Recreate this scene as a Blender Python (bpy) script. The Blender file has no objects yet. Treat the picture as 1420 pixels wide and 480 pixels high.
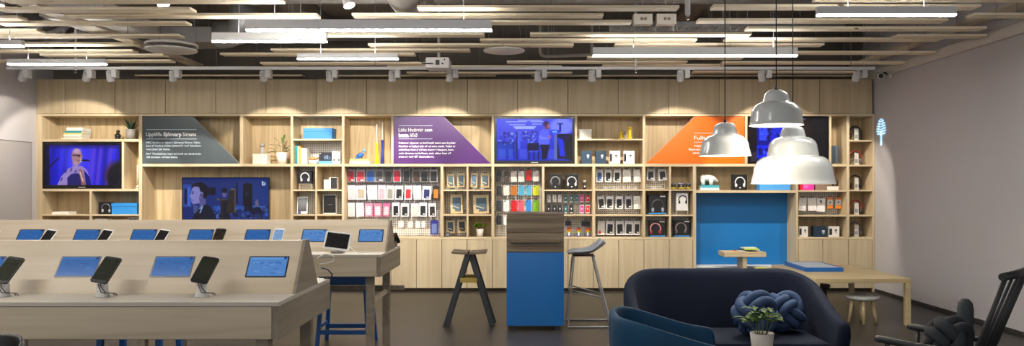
import bpy, bmesh, math, random
import numpy as np
from mathutils import Vector, Matrix, noise as mnoise
random.seed(7)
R = math.radians
PI = math.pi
F = 1050.0            # focal length in pixels of the 1420x480 frame
VX, VY = 731.0, 259.0 # where the depth lines of the room meet
EYE = 1.5
scn = bpy.context.scene
COL = scn.collection

def X(px, Z): return (px - VX) * Z / F
def Zz(py, Z): return EYE + (VY - py) * Z / F

# ------------------------------------------------------------------ materials
MATS = {}
def lin(c):
    return tuple(((v / 12.92) if v <= 0.04045 else ((v + 0.055) / 1.055) ** 2.4) for v in c)
def rgb(h):
    h = h.lstrip('#'); return lin(tuple(int(h[i:i + 2], 16) / 255 for i in (0, 2, 4)))
def new_mat(name):
    m = bpy.data.materials.new(name); m.use_nodes = True
    nt = m.node_tree; return m, nt, nt.nodes['Principled BSDF']
def coords(nt, scale=(1, 1, 1), rnd=True):
    tc = nt.nodes.new('ShaderNodeTexCoord'); mp = nt.nodes.new('ShaderNodeMapping')
    mp.inputs['Scale'].default_value = scale
    nt.links.new(tc.outputs['Object'], mp.inputs['Vector'])
    if rnd:
        oi = nt.nodes.new('ShaderNodeObjectInfo'); ml = nt.nodes.new('ShaderNodeMath'); ml.operation = 'MULTIPLY'
        ml.inputs[1].default_value = 37.0
        nt.links.new(oi.outputs['Random'], ml.inputs[0]); nt.links.new(ml.outputs[0], mp.inputs['Location'])
    return mp.outputs['Vector']
def mat(c, rough=0.5, metal=0.0, spec=0.5, var=0.06, nscale=18, bump=0.0, coat=0.0, alpha=1.0, trans=0.0, sheen=0.0, emit=0.0):
    key = (c, rough, metal, spec, var, nscale, bump, coat, alpha, trans, sheen, emit)
    if key in MATS: return MATS[key]
    m, nt, b = new_mat('surface_' + c.lstrip('#'))
    col = rgb(c)
    n = nt.nodes.new('ShaderNodeTexNoise'); n.inputs['Scale'].default_value = nscale; n.inputs['Detail'].default_value = 4
    nt.links.new(coords(nt), n.inputs['Vector'])
    mx = nt.nodes.new('ShaderNodeMix'); mx.data_type = 'RGBA'
    mx.inputs[6].default_value = tuple(max(0, v * (1 - var)) for v in col) + (1,)
    mx.inputs[7].default_value = tuple(min(1, v * (1 + var)) for v in col) + (1,)
    nt.links.new(n.outputs['Fac'], mx.inputs[0]); nt.links.new(mx.outputs[2], b.inputs['Base Color'])
    b.inputs['Roughness'].default_value = rough; b.inputs['Metallic'].default_value = metal
    b.inputs['Specular IOR Level'].default_value = spec; b.inputs['Coat Weight'].default_value = coat
    b.inputs['Alpha'].default_value = alpha; b.inputs['Transmission Weight'].default_value = trans
    b.inputs['Sheen Weight'].default_value = sheen
    if emit:
        b.inputs['Emission Color'].default_value = col + (1,); b.inputs['Emission Strength'].default_value = emit
    if bump:
        bp = nt.nodes.new('ShaderNodeBump'); bp.inputs['Strength'].default_value = bump; bp.inputs['Distance'].default_value = 0.004
        nt.links.new(n.outputs['Fac'], bp.inputs['Height']); nt.links.new(bp.outputs[0], b.inputs['Normal'])
    MATS[key] = m; return m
def wood(name, c1, c2, axis='Z', across=26, along=1.1, rough=0.55, knots=False):
    m, nt, b = new_mat(name)
    sc = {'X': (along, across, across), 'Y': (across, along, across), 'Z': (across, across, along)}[axis]
    v = coords(nt, sc)
    n = nt.nodes.new('ShaderNodeTexNoise'); n.inputs['Scale'].default_value = 1.0; n.inputs['Detail'].default_value = 7
    n.inputs['Roughness'].default_value = 0.62; n.inputs['Distortion'].default_value = 0.5
    nt.links.new(v, n.inputs['Vector'])
    sc2 = tuple(s * 0.22 for s in sc)
    v2 = coords(nt, sc2)
    w = nt.nodes.new('ShaderNodeTexNoise'); w.inputs['Scale'].default_value = 1.0; w.inputs['Detail'].default_value = 2; w.inputs['Distortion'].default_value = 1.2
    nt.links.new(v2, w.inputs['Vector'])
    ml = nt.nodes.new('ShaderNodeMath'); ml.operation = 'MULTIPLY_ADD'; ml.inputs[1].default_value = 9.0; ml.inputs[2].default_value = 0.0
    nt.links.new(w.outputs['Fac'], ml.inputs[0])
    fr = nt.nodes.new('ShaderNodeMath'); fr.operation = 'PINGPONG'; fr.inputs[1].default_value = 1.0
    nt.links.new(ml.outputs[0], fr.inputs[0])
    ad = nt.nodes.new('ShaderNodeMix'); ad.data_type = 'FLOAT'; ad.inputs[0].default_value = 0.42
    nt.links.new(n.outputs['Fac'], ad.inputs[2]); nt.links.new(fr.outputs[0], ad.inputs[3])
    cr = nt.nodes.new('ShaderNodeValToRGB')
    cr.color_ramp.elements[0].position = 0.25; cr.color_ramp.elements[0].color = rgb(c2) + (1,)
    cr.color_ramp.elements[1].position = 0.7; cr.color_ramp.elements[1].color = rgb(c1) + (1,)
    nt.links.new(ad.outputs[0], cr.inputs[0])
    out = cr.outputs[0]
    if knots:
        vo = nt.nodes.new('ShaderNodeTexVoronoi'); vo.inputs['Scale'].default_value = 2.2
        nt.links.new(coords(nt, (1, 4, 4)), vo.inputs['Vector'])
        lt = nt.nodes.new('ShaderNodeMath'); lt.operation = 'LESS_THAN'; lt.inputs[1].default_value = 0.07
        nt.links.new(vo.outputs['Distance'], lt.inputs[0])
        mx = nt.nodes.new('ShaderNodeMix'); mx.data_type = 'RGBA'; mx.inputs[7].default_value = rgb('#5b4530') + (1,)
        nt.links.new(lt.outputs[0], mx.inputs[0]); nt.links.new(out, mx.inputs[6]); out = mx.outputs[2]
    nt.links.new(out, b.inputs['Base Color']); b.inputs['Roughness'].default_value = rough
    b.inputs['Specular IOR Level'].default_value = 0.35
    bp = nt.nodes.new('ShaderNodeBump'); bp.inputs['Strength'].default_value = 0.08; bp.inputs['Distance'].default_value = 0.002
    nt.links.new(n.outputs['Fac'], bp.inputs['Height']); nt.links.new(bp.outputs[0], b.inputs['Normal'])
    return m
def pegmat():
    m, nt, b = new_mat('perforated_white_board')
    tc = nt.nodes.new('ShaderNodeTexCoord'); sx = nt.nodes.new('ShaderNodeSeparateXYZ'); nt.links.new(tc.outputs['Object'], sx.inputs[0])
    def cell(o):
        a = nt.nodes.new('ShaderNodeMath'); a.operation = 'MULTIPLY'; a.inputs[1].default_value = 1 / 0.032; nt.links.new(o, a.inputs[0])
        f = nt.nodes.new('ShaderNodeMath'); f.operation = 'FRACT'; nt.links.new(a.outputs[0], f.inputs[0])
        s = nt.nodes.new('ShaderNodeMath'); s.operation = 'SUBTRACT'; s.inputs[1].default_value = 0.5; nt.links.new(f.outputs[0], s.inputs[0])
        p = nt.nodes.new('ShaderNodeMath'); p.operation = 'MULTIPLY'; nt.links.new(s.outputs[0], p.inputs[0]); nt.links.new(s.outputs[0], p.inputs[1])
        return p.outputs[0]
    ad = nt.nodes.new('ShaderNodeMath'); nt.links.new(cell(sx.outputs[0]), ad.inputs[0]); nt.links.new(cell(sx.outputs[2]), ad.inputs[1])
    lt = nt.nodes.new('ShaderNodeMath'); lt.operation = 'LESS_THAN'; lt.inputs[1].default_value = 0.05; nt.links.new(ad.outputs[0], lt.inputs[0])
    mx = nt.nodes.new('ShaderNodeMix'); mx.data_type = 'RGBA'; mx.inputs[6].default_value = rgb('#dedad2') + (1,); mx.inputs[7].default_value = rgb('#4a4640') + (1,)
    nt.links.new(lt.outputs[0], mx.inputs[0]); nt.links.new(mx.outputs[2], b.inputs['Base Color']); b.inputs['Roughness'].default_value = 0.5
    return m
def emissive(name, c, s):
    m, nt, b = new_mat(name)
    n = nt.nodes.new('ShaderNodeTexNoise'); n.inputs['Scale'].default_value = 3
    nt.links.new(coords(nt), n.inputs['Vector'])
    b.inputs['Base Color'].default_value = (0.8, 0.8, 0.8, 1)
    b.inputs['Emission Color'].default_value = rgb(c) + (1,); b.inputs['Emission Strength'].default_value = s
    return m
def picmat(name, strength=1.0, rough=0.15):
    m, nt, b = new_mat(name)
    a = nt.nodes.new('ShaderNodeAttribute'); a.attribute_name = 'Picture'
    b.inputs['Base Color'].default_value = (0.01, 0.01, 0.012, 1); b.inputs['Roughness'].default_value = rough; b.inputs['Specular IOR Level'].default_value = 0.15
    nt.links.new(a.outputs['Color'], b.inputs['Emission Color']); b.inputs['Emission Strength'].default_value = strength
    return m

M_ASH = wood('pale_ash_vertical', '#cdbb9c', '#bdaa8a', 'Z')
M_ASHX = wood('pale_ash_horizontal', '#d6c5a6', '#c2ae8c', 'X')
M_DOOR = wood('ash_door_veneer', '#bfae91', '#b09e80', 'Z', across=18, along=0.8)
M_BASE = wood('ash_base_door', '#c9b99b', '#bbaa8c', 'Z', across=18, along=0.8)
M_BACK = wood('ash_back_panel', '#c8b38e', '#b09a76', 'Z')
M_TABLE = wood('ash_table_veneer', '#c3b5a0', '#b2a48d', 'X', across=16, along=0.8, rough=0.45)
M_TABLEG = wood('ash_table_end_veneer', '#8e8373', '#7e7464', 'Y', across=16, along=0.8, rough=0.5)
M_PINE = wood('pine_plank', '#efe2c8', '#e4d4b4', 'X', across=30, along=0.7, rough=0.6, knots=True)
M_GREYOAK = wood('grey_oak', '#7d6f5d', '#574c3f', 'X', across=30, along=1.6, rough=0.5)
M_WALNUT = wood('dark_wood', '#4b3f34', '#352c24', 'X', across=30)
M_BIRCH = wood('birch_table', '#d9c79c', '#c9b487', 'X', across=14, rough=0.4)
M_PEG = pegmat()
WHITE = mat('#e9e6e0', 0.45); OFFW = mat('#dcd5c8', 0.6); PAPER = mat('#efece4', 0.7)
BLACK = mat('#17171a', 0.4); DGREY = mat('#2c2e31', 0.5); CHROME = mat('#b9bcc0', 0.25, 1.0)
WIRE = mat('#8d9094', 0.4, 0.8)

# ------------------------------------------------------------------ mesh builder
class MB:
    def __init__(s): s.v = []; s.f = []; s.mi = []; s.sm = []; s.M = Matrix()
    def add(s, vs, fs, mi=0, sm=False):
        b = len(s.v); s.v += [tuple(s.M @ Vector(p)) for p in vs]
        for f in fs: s.f.append(tuple(b + i for i in f)); s.mi.append(mi); s.sm.append(sm)
        return s
    def box(s, x0, x1, y0, y1, z0, z1, mi=0):
        if x1 < x0: x0, x1 = x1, x0
        if y1 < y0: y0, y1 = y1, y0
        if z1 < z0: z0, z1 = z1, z0
        vs = [(x0, y0, z0), (x1, y0, z0), (x1, y1, z0), (x0, y1, z0), (x0, y0, z1), (x1, y0, z1), (x1, y1, z1), (x0, y1, z1)]
        return s.add(vs, [(0, 3, 2, 1), (4, 5, 6, 7), (0, 1, 5, 4), (1, 2, 6, 5), (2, 3, 7, 6), (3, 0, 4, 7)], mi)
    def prism(s, pts, a0, a1, plane='XZ', mi=0, sm=False):
        # pts counter-clockwise seen from the a0 side
        def mk(p, a):
            return {'XZ': (p[0], a, p[1]), 'YZ': (a, p[0], p[1]), 'XY': (p[0], p[1], a)}[plane]
        n = len(pts); vs = [mk(p, a0) for p in pts] + [mk(p, a1) for p in pts]
        fs = [tuple(range(n)), tuple(range(2 * n - 1, n - 1, -1))]
        s.add(vs, fs, mi, False)
        b = len(s.v) - 2 * n
        for i in range(n):
            j = (i + 1) % n
            s.f.append((b + i, b + n + i, b + n + j, b + j)); s.mi.append(mi); s.sm.append(sm)
        return s
    def rrect(s, x0, x1, z0, z1, y0, y1, r, seg=4, mi=0):
        r = min(r, abs(x1 - x0) / 2.01, abs(z1 - z0) / 2.01); pts = []
        for cx, cz, a in ((x1 - r, z0 + r, -90), (x1 - r, z1 - r, 0), (x0 + r, z1 - r, 90), (x0 + r, z0 + r, 180)):
            for k in range(seg + 1):
                t = R(a + 90 * k / seg); pts.append((cx + r * math.cos(t), cz + r * math.sin(t)))
        return s.prism(pts, y0, y1, 'XZ', mi)
    def cyl(s, p0, p1, r0, r1=None, seg=12, mi=0, caps=True):
        r1 = r0 if r1 is None else r1
        p0, p1 = Vector(p0), Vector(p1); d = (p1 - p0).normalized()
        u = d.orthogonal().normalized(); w = d.cross(u)
        vs = []
        for p, r in ((p0, r0), (p1, r1)):
            for k in range(seg):
                t = 2 * PI * k / seg; vs.append(tuple(p + u * (r * math.cos(t)) + w * (r * math.sin(t))))
        fs = [(k, (k + 1) % seg, seg + (k + 1) % seg, seg + k) for k in range(seg)]
        s.add(vs, fs, mi, True)
        if caps:
            b = len(s.v) - 2 * seg
            s.f.append(tuple(b + k for k in range(seg - 1, -1, -1))); s.mi.append(mi); s.sm.append(False)
            s.f.append(tuple(b + seg + k for k in range(seg))); s.mi.append(mi); s.sm.append(False)
        return s
    def lathe(s, prof, seg=32, c=(0, 0, 0), mi=0, sm=True):
        vs = []; n = len(prof)
        for k in range(seg):
            t = 2 * PI * k / seg
            for r, z in prof: vs.append((c[0] + r * math.cos(t), c[1] + r * math.sin(t), c[2] + z))
        fs = []
        for k in range(seg):
            j = (k + 1) % seg
            for i in range(n - 1): fs.append((k * n + i, j * n + i, j * n + i + 1, k * n + i + 1))
        return s.add(vs, fs, mi, sm)
    def tube(s, pts, r, seg=8, closed=False, mi=0):
        pts = [Vector(p) for p in pts]; n = len(pts); rs = r if isinstance(r, (list, tuple)) else [r] * n
        u = None; rings = []
        for i in range(n):
            if closed: t = (pts[(i + 1) % n] - pts[i - 1]).normalized()
            else: t = (pts[min(i + 1, n - 1)] - pts[max(i - 1, 0)]).normalized()
            u = t.orthogonal().normalized() if u is None else (u - t * u.dot(t)).normalized()
            w = t.cross(u)
            rings.append([tuple(pts[i] + u * (rs[i] * math.cos(2 * PI * k / seg)) + w * (rs[i] * math.sin(2 * PI * k / seg))) for k in range(seg)])
        vs = [p for g in rings for p in g]; fs = []
        m = n if closed else n - 1
        off = 0
        if closed:   # best match between last and first ring
            d = [sum((Vector(rings[-1][k]) - Vector(rings[0][(k + o) % seg])).length for k in range(seg)) for o in range(seg)]
            off = d.index(min(d))
        for i in range(m):
            j = (i + 1) % n; o = off if (closed and i == n - 1) else 0
            for k in range(seg):
                fs.append((i * seg + k, i * seg + (k + 1) % seg, j * seg + (k + 1 + o) % seg, j * seg + (k + o) % seg))
        s.add(vs, fs, mi, True)
        if not closed:
            b = len(s.v) - n * seg
            s.f.append(tuple(b + k for k in range(seg - 1, -1, -1))); s.mi.append(mi); s.sm.append(False)
            s.f.append(tuple(b + (n - 1) * seg + k for k in range(seg))); s.mi.append(mi); s.sm.append(False)
        return s
    def ell(s, c, r, seg=16, rings=10, mi=0):
        if not isinstance(r, (tuple, list)): r = (r, r, r)
        vs = [(c[0], c[1], c[2] - r[2])]
        for i in range(1, rings):
            a = -PI / 2 + PI * i / rings
            for k in range(seg):
                t = 2 * PI * k / seg
                vs.append((c[0] + r[0] * math.cos(a) * math.cos(t), c[1] + r[1] * math.cos(a) * math.sin(t), c[2] + r[2] * math.sin(a)))
        vs.append((c[0], c[1], c[2] + r[2])); e = len(vs) - 1; fs = []
        for k in range(seg):
            fs.append((0, 1 + (k + 1) % seg, 1 + k)); fs.append((e, e - seg + k, e - seg + (k + 1) % seg))
        for i in range(rings - 2):
            for k in range(seg):
                a = 1 + i * seg
                fs.append((a + k, a + (k + 1) % seg, a + seg + (k + 1) % seg, a + seg + k))
        return s.add(vs, fs, mi, True)
    def build(s, name, mats, parent=None, loc=None, rotz=0.0, world=False, bev=0.0, sub=0):
        me = bpy.data.meshes.new(name)
        me.from_pydata(s.v, [], s.f)
        for m in (mats if isinstance(mats, (list, tuple)) else [mats]): me.materials.append(m)
        me.polygons.foreach_set('material_index', s.mi); me.polygons.foreach_set('use_smooth', s.sm)
        me.update()
        bm = bmesh.new(); bm.from_mesh(me); bmesh.ops.recalc_face_normals(bm, faces=bm.faces); bm.to_mesh(me); bm.free()
        return link(name, me, parent, loc, rotz, world, bev, sub)
def link(name, me, parent=None, loc=None, rotz=0.0, world=False, bev=0.0, sub=0):
    o = bpy.data.objects.new(name, me); COL.objects.link(o)
    if loc is not None: o.location = loc
    o.rotation_euler[2] = rotz
    if parent is not None:
        o.parent = parent
        if world: o.location = -ROOTLOC[parent.name]
    if sub:
        md = o.modifiers.new('Subdivision', 'SUBSURF'); md.levels = sub; md.render_levels = sub
    if bev:
        md = o.modifiers.new('Bevel', 'BEVEL'); md.width = bev; md.segments = 2; md.limit_method = 'ANGLE'; md.angle_limit = R(40)
    ROOTLOC[o.name] = (ROOTLOC[parent.name] + Vector(o.location)) if parent is not None else Vector(o.location)
    return o
ROOTLOC = {}
def tag(o, label=None, cat=None, group=None, kind=None):
    if label: o['label'] = label
    if cat: o['category'] = cat
    if group: o['group'] = group
    if kind: o['kind'] = kind
    return o
def thing(name, label, cat, loc=(0, 0, 0), rotz=0.0, group=None):
    o = bpy.data.objects.new(name, None); COL.objects.link(o); o.empty_display_size = 0.1
    o.location = loc; o.rotation_euler[2] = rotz; ROOTLOC[o.name] = Vector(loc)
    return tag(o, label, cat, group)
def struct(mb, name, m, label=None, bev=0):
    o = mb.build(name, m, bev=bev); o['kind'] = 'structure'
    tag(o, label or name.replace('_', ' ')); return o
ORD = ('first second third fourth fifth sixth seventh eighth ninth tenth eleventh twelfth thirteenth fourteenth fifteenth sixteenth '
       'seventeenth eighteenth nineteenth twentieth').split()
def ordn(i):
    if i < 20: return ORD[i]
    t = ['twenty', 'thirty', 'forty'][(i + 1) // 10 - 2]
    return (t[:-1] + 'ieth') if (i + 1) % 10 == 0 else t + '-' + ORD[(i + 1) % 10 - 1]

# ------------------------------------------------------------------ writing
FONTCURVE = {}
def text_part(body, px0, px1, base, capt, Y, parent, m, bold=0.0, name='lettering', depth=0.0012, skew=None):
    cu = bpy.data.curves.new('lettering_outline', 'FONT'); cu.body = body; cu.size = 1.0; cu.offset = bold
    cu.resolution_u = 3
    tmp = bpy.data.objects.new('lettering_outline', cu); COL.objects.link(tmp)
    bpy.context.view_layer.update()
    dg = bpy.context.evaluated_depsgraph_get()
    me = bpy.data.meshes.new_from_object(tmp.evaluated_get(dg))
    bpy.data.objects.remove(tmp)
    co = np.zeros(len(me.vertices) * 3); me.vertices.foreach_get('co', co); co = co.reshape(-1, 3)
    x0, x1 = co[:, 0].min(), co[:, 0].max()
    wx = X(px1, Y) - X(px0, Y); sx = wx / (x1 - x0); sz = capt * Y / F / 0.70
    new = np.zeros_like(co)
    new[:, 0] = X(px0, Y) + (co[:, 0] - x0) * sx; new[:, 1] = Y; new[:, 2] = Zz(base, Y) + co[:, 1] * sz
    me.vertices.foreach_set('co', new.reshape(-1)); me.materials.clear(); me.materials.append(m); me.update()
    return link(name, me, parent, world=True)

# ------------------------------------------------------------------ pictures shown on screens
class Pic:
    def __init__(s, w, h, c=(0, 0, 0)):
        s.w, s.h = w, h; s.a = np.zeros((h, w, 3)); s.a[:] = c
        s.x, s.y = np.meshgrid((np.arange(w) + .5) / w, (np.arange(h) + .5) / h)
    def mix(s, k, c, a=1.0):
        k = (np.clip(k, 0, 1) * a)[..., None]; s.a = s.a * (1 - k) + np.array(c) * k
    def ell(s, cx, cy, rx, ry, c, a=1.0, soft=0.15, rot=0.0):
        dx, dy = s.x - cx, (s.y - cy) * s.h / s.w
        ry = ry * s.h / s.w
        u = dx * math.cos(rot) + dy * math.sin(rot); v = -dx * math.sin(rot) + dy * math.cos(rot)
        d = np.sqrt((u / rx) ** 2 + (v / ry) ** 2); s.mix((1 - d) / soft + .5, c, a)
    def rect(s, x0, x1, y0, y1, c, a=1.0):
        s.mix(((s.x >= x0) & (s.x <= x1) & (s.y >= y0) & (s.y <= y1)).astype(float), c, a)
    def poly(s, pts, c, a=1.0):
        ins = np.zeros_like(s.x, bool); n = len(pts)
        for i in range(n):
            (xa, ya), (xb, yb) = pts[i], pts[(i + 1) % n]
            if ya == yb: continue
            ins ^= ((ya > s.y) != (yb > s.y)) & (s.x < (xb - xa) * (s.y - ya) / (yb - ya) + xa)
        s.mix(ins.astype(float), c, a)
    def blur(s, k=1):
        for _ in range(k):
            p = np.pad(s.a, ((1, 1), (1, 1), (0, 0)), 'edge')
            s.a = (p[1:-1, 1:-1] * 4 + p[:-2, 1:-1] + p[2:, 1:-1] + p[1:-1, :-2] + p[1:-1, 2:]) / 8
    def mesh(s, name, x0, x1, z0, z1, y, m):
        """front-facing grid (normal to -Y); one flat colour per cell"""
        w, h = s.w, s.h
        xs = np.linspace(x0, x1, w + 1); zs = np.linspace(z1, z0, h + 1)
        gx, gz = np.meshgrid(xs, zs)
        vs = np.stack([gx, np.full_like(gx, y), gz], -1).reshape(-1, 3)
        i = np.arange(h)[:, None] * (w + 1) + np.arange(w)[None, :]
        fs = np.stack([i + w + 1, i + w + 2, i + 1, i], -1).reshape(-1, 4)
        me = bpy.data.meshes.new(name); me.from_pydata(vs.tolist(), [], fs.tolist())
        at = me.color_attributes.new('Picture', 'FLOAT_COLOR', 'CORNER')
        c = np.clip(s.a, 0, 1).reshape(-1, 3) ** 1.22; c = np.where(c <= .04045, c / 12.92, ((c + .055) / 1.055) ** 2.4)
        c = np.concatenate([c, np.ones((len(c), 1))], 1); c = np.repeat(c, 4, 0)
        at.data.foreach_set('color', c.astype(np.float32).reshape(-1)); me.materials.append(m); me.update()
        return me

# ================================================================== THE ROOM
YF = 10.82            # front plane of the shelving
YB = 11.185           # its back panel
XL, XR = X(50, YF), 4.97
CEIL = 3.95
mfloor = mat('#37332f', 0.38, spec=0.4, var=0.16, nscale=2.2, bump=0.05)
mwall = mat('#c0bdc0', 0.7, var=0.03, nscale=3)
mdark2 = mat('#6a635b', 0.8, var=.1, nscale=5)
mdark = mat('#8a8178', 0.8, var=0.10, nscale=5, bump=0.3)
struct(MB().box(XL - 0.2, XR + 0.2, -3.0, 11.4, -0.12, 0.0), 'floor', mfloor, 'dark grey concrete floor')
struct(MB().box(XL - 0.2, XR + 0.2, -3.0, 11.4, CEIL, CEIL + 0.15), 'ceiling', mdark, 'rough dark grey ceiling above the planks')
struct(MB().box(XL - 0.2, XR + 0.2, 11.22, 11.4, 0, CEIL), 'wall_back', mdark2, 'dark wall above and behind the shelving')
struct(MB().box(XR, XR + 0.2, -3.0, 11.22, 0, CEIL), 'wall_right', mwall, 'plain pale grey side wall')
struct(MB().box(XL - 0.2, XL, -3.0, 11.22, 0, CEIL), 'wall_left', mwall, 'grey side wall with flush door')
# pale bulkhead strip high on the right wall and dark skirting under it
struct(MB().box(XR - 0.05, XR - 0.002, -2.9, 11.18, 3.03, 3.15), 'trim_1', mat('#c9c4bd', 0.6), 'pale strip along the top of the right wall', bev=0.006)
struct(MB().box(XR - 0.014, XR - 0.002, -2.9, 10.80, 0.002, 0.045), 'baseboard_right', mat('#33302e', 0.6), 'thin dark skirting of the right wall')
# flush door in the left wall
dz = Zz(197, 10.5)
struct(MB().box(XL + 0.002, XL + 0.014, 9.2, 10.70, 0.01, dz), 'door_1', mat('#aaa5a2', 0.65, var=0.03), 'flush grey door in the left wall', bev=0.004)
struct(MB().box(XL + 0.002, XL + 0.006, 10.705, 10.715, 0.01, dz + 0.012).box(XL + 0.002, XL + 0.006, 9.2, 10.715, dz + 0.003, dz + 0.012), 'trim_2', mat('#6e6a68', 0.6), 'dark joint round the flush door')

# ================================================================== SHELVING
shelf = thing('shelving_unit', 'full-width pale ash wall shelving of open cubbies', 'shelving', (X(630, YF), YF + 0.18, 0))
def zf(y): return Zz(y, YF)
def xf(x): return X(x, YF)
UPR = [(50, 58.4, 158, 408), (192.5, 197, 161, 329), (332.5, 337, 161, 227), (403, 406.5, 161, 329), (474, 477.5, 161, 329),
       (542.5, 545.5, 161, 227), (611, 614.7, 231, 329), (647, 649.5, 231, 329), (681.5, 685.3, 161, 329), (797, 800.5, 161, 227),
       (751.5, 755, 231, 329), (821.5, 825.5, 231, 329), (891.2, 895, 161, 329), (928, 930.5, 231, 329), (961, 965.3, 231, 408),
       (1033, 1036.5, 161, 227), (1103.5, 1107, 231, 408), (1149.8, 1153, 161, 227), (1174, 1178, 161, 329), (1210, 1213, 158, 408),
       (168.8, 172, 197, 262), (124, 127, 265, 329), (437, 439.5, 231, 329)]
HOR = [(58, 1210, 158, 161), (58, 192.5, 193, 196.5), (58, 192.5, 262, 265.3), (58, 192.5, 297.7, 299.6), (58, 403, 329, 332),
       (197, 1174, 227.3, 231), (406.5, 474, 192.6, 195), (406.5, 474, 263, 265), (406.5, 474, 297.6, 299.6), (614.7, 681.5, 263, 265),
       (614.7, 681.5, 297.6, 299.6), (755, 821.5, 263, 265), (755, 821.5, 297.8, 299.6), (825.5, 891.2, 262.7, 264.6), (825.5, 891.2, 298, 300),
       (895, 961, 262.7, 264.6), (895, 961, 298, 300), (800.5, 891.2, 192.5, 194.6), (965.3, 1103.5, 264, 267.6), (1107, 1174, 264, 266),
       (1107, 1174, 298.5, 300.5), (1178, 1210, 194.4, 196.3), (1178, 1210, 228.6, 230.8), (1178, 1210, 263.5, 265.4), (1178, 1210, 298.4, 300.3),
       (403, 965, 329.5, 332.4), (1103.5, 1210, 329.5, 332.4)]
for a, b, c, d in UPR:
    MB().box(xf(a), xf(b), YF, YB, max(0.0, zf(d)), zf(c)).build('upright', M_ASH, shelf, world=True, bev=0.0015)
for a, b, c, d in HOR:
    MB().box(xf(a) + .0005, xf(b) - .0005, YF + 0.001, YB, zf(d), zf(c)).build('shelf_board', M_ASHX, shelf, world=True, bev=0.0015)
bp = MB()
for a, b, c, d in [(50, 963, 158, 408), (963, 1105, 158, 266), (1105, 1213, 158, 408)]:
    bp.box(xf(a), xf(b), YB, YB + 0.015, max(0, zf(d)), zf(c))
bp.build('back_panel', M_BACK, shelf, world=True)
o = MB().box(xf(965.3) + .001, xf(1103.5) - .001, YB - 0.004, YB + 0.012, 0.0, zf(267.6) - .001).build('niche_panel', mat('#1a72b8', 0.32, var=0.04, nscale=3), shelf, world=True)
o['label'] = 'blue glossy panel lining the low niche'
# pegboards and their hooks
PEGS = {}
YP = 11.12
for key, a, b, c, d in [('tech', 406.5, 474, 195, 227.3), ('tab_a', 406.5, 437, 231, 263), ('tab_b', 406.5, 437, 265, 297.6), ('tab_c', 439.5, 474, 265, 297.6),
                        ('wide', 477.5, 611, 231, 329.5), ('wal_a', 614.7, 647, 231, 263), ('wal_b', 649.5, 681.5, 231, 263), ('wal_c', 614.7, 647, 265, 297.6),
                        ('wal_d', 649.5, 681.5, 265, 297.6), ('wal_e', 614.7, 647, 299.6, 329.5), ('colour', 685.3, 751.5, 231, 329.5), ('strap', 755, 821.5, 265, 297.8),
                        ('rain', 755, 821.5, 299.6, 329.5), ('blk_a', 825.5, 891.2, 231, 262.7), ('blk_b', 825.5, 891.2, 264.6, 298), ('blk_c', 825.5, 891.2, 300, 329.5),
                        ('pair', 895, 928, 231, 262.7), ('aud_a', 930.5, 961, 264.6, 298), ('aud_b', 895, 928, 300, 329.5), ('aud_c', 930.5, 961, 300, 329.5),
                        ('white', 1107, 1174, 266, 298.5)]:
    PEGS[key] = MB().box(xf(a) + .001, xf(b) - .001, YP, YP + 0.012, zf(d) + .001, zf(c) - .001).build('pegboard', M_PEG, shelf, world=True)
    PEGS[key]['label'] = 'white perforated pegboard panel'
    if key in ('tab_a', 'wal_c', 'wal_d', 'blk_a', 'blk_b', 'blk_c', 'pair', 'aud_a', 'aud_b', 'aud_c', 'wal_e'):
        hx = a + 2.5 if key in ('tab_a', 'blk_a', 'blk_b', 'blk_c') else b - 3.0
        MB().cyl((xf(hx), YP - .004, zf(d - 4.5)), (xf(hx), YP, zf(d - 4.5)), .011, seg=12).build('sensor_eye', BLACK, shelf, world=True)
hook_mat = CHROME
def hook(board, x, z, y0):
    """straight wire hook from the pegboard, tip turned up in front of y0"""
    m = MB().tube([(x, YP, z), (x, y0 - 0.03, z), (x, y0 - 0.036, z + 0.004), (x, y0 - 0.037, z + 0.014)], 0.0025, 6)
    return m.build('peg_hook', hook_mat, PEGS[board], world=True)
shelf_toe = MB().box(xf(50), xf(963) - .001, YF + 0.05, YF + 0.30, 0.0, 0.045).box(xf(1107), xf(1213), YF + 0.05, YF + 0.30, 0.0, 0.045)
shelf_toe.build('plinth', M_WALNUT, shelf, world=True)

# cabinets: upper doors and base doors
ub = [58.4, 90] + [159.5 + 69.8 * k for k in range(15)] + [1210]
ub[0] = 50
for i in range(len(ub) - 1):
    a, b = xf(ub[i]) + .004, xf(ub[i + 1]) - .004
    r = thing('upper_cabinet', f'upper ash cabinet below the ceiling planks, {ordn(i)} from the grey left wall', 'cabinet', ((a + b) / 2, YF + .1, zf(158)), group='row of upper cabinets')
    MB().box(a - .002, b + .002, YF + .03, YB + .01, zf(158) + .002, zf(110)).build('body', M_ASH, r, world=True)
    MB().box(a, b, YF, YF + .019, zf(158) + .004, zf(110)).build('door', M_DOOR, r, world=True, bev=.0015)
bb = [i * 35.05 + 612.6 for i in range(-16, 11)]
bb[-1] = 965
n_l = len(bb) - 1
def base_cab(a, b, label):
    a, b = xf(a) + .0035, xf(b) - .0035
    r = thing('base_cabinet', label, 'cabinet', ((a + b) / 2, YF + .1, .045), group='row of base cabinets')
    MB().box(a - .001, b + .001, YF + .03, YB - .002, .047, zf(332.4) - .002).build('body', M_ASH, r, world=True)
    MB().box(a, b, YF + .001, YF + .019, .05, zf(332.4) - .003).build('door', M_BASE, r, world=True, bev=.0015)
for i in range(n_l):
    base_cab(max(bb[i], 58.8), min(bb[i + 1], 960.8), f'plain ash base cabinet, {ordn(n_l - 1 - i)} to the left of the blue niche')
for i, (a, b) in enumerate([(1107.2, 1141), (1141, 1176.5), (1176.5, 1209.8)]):
    base_cab(a, b, f'plain ash base cabinet behind the low table, {ordn(2 - i)} from the right wall')

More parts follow.
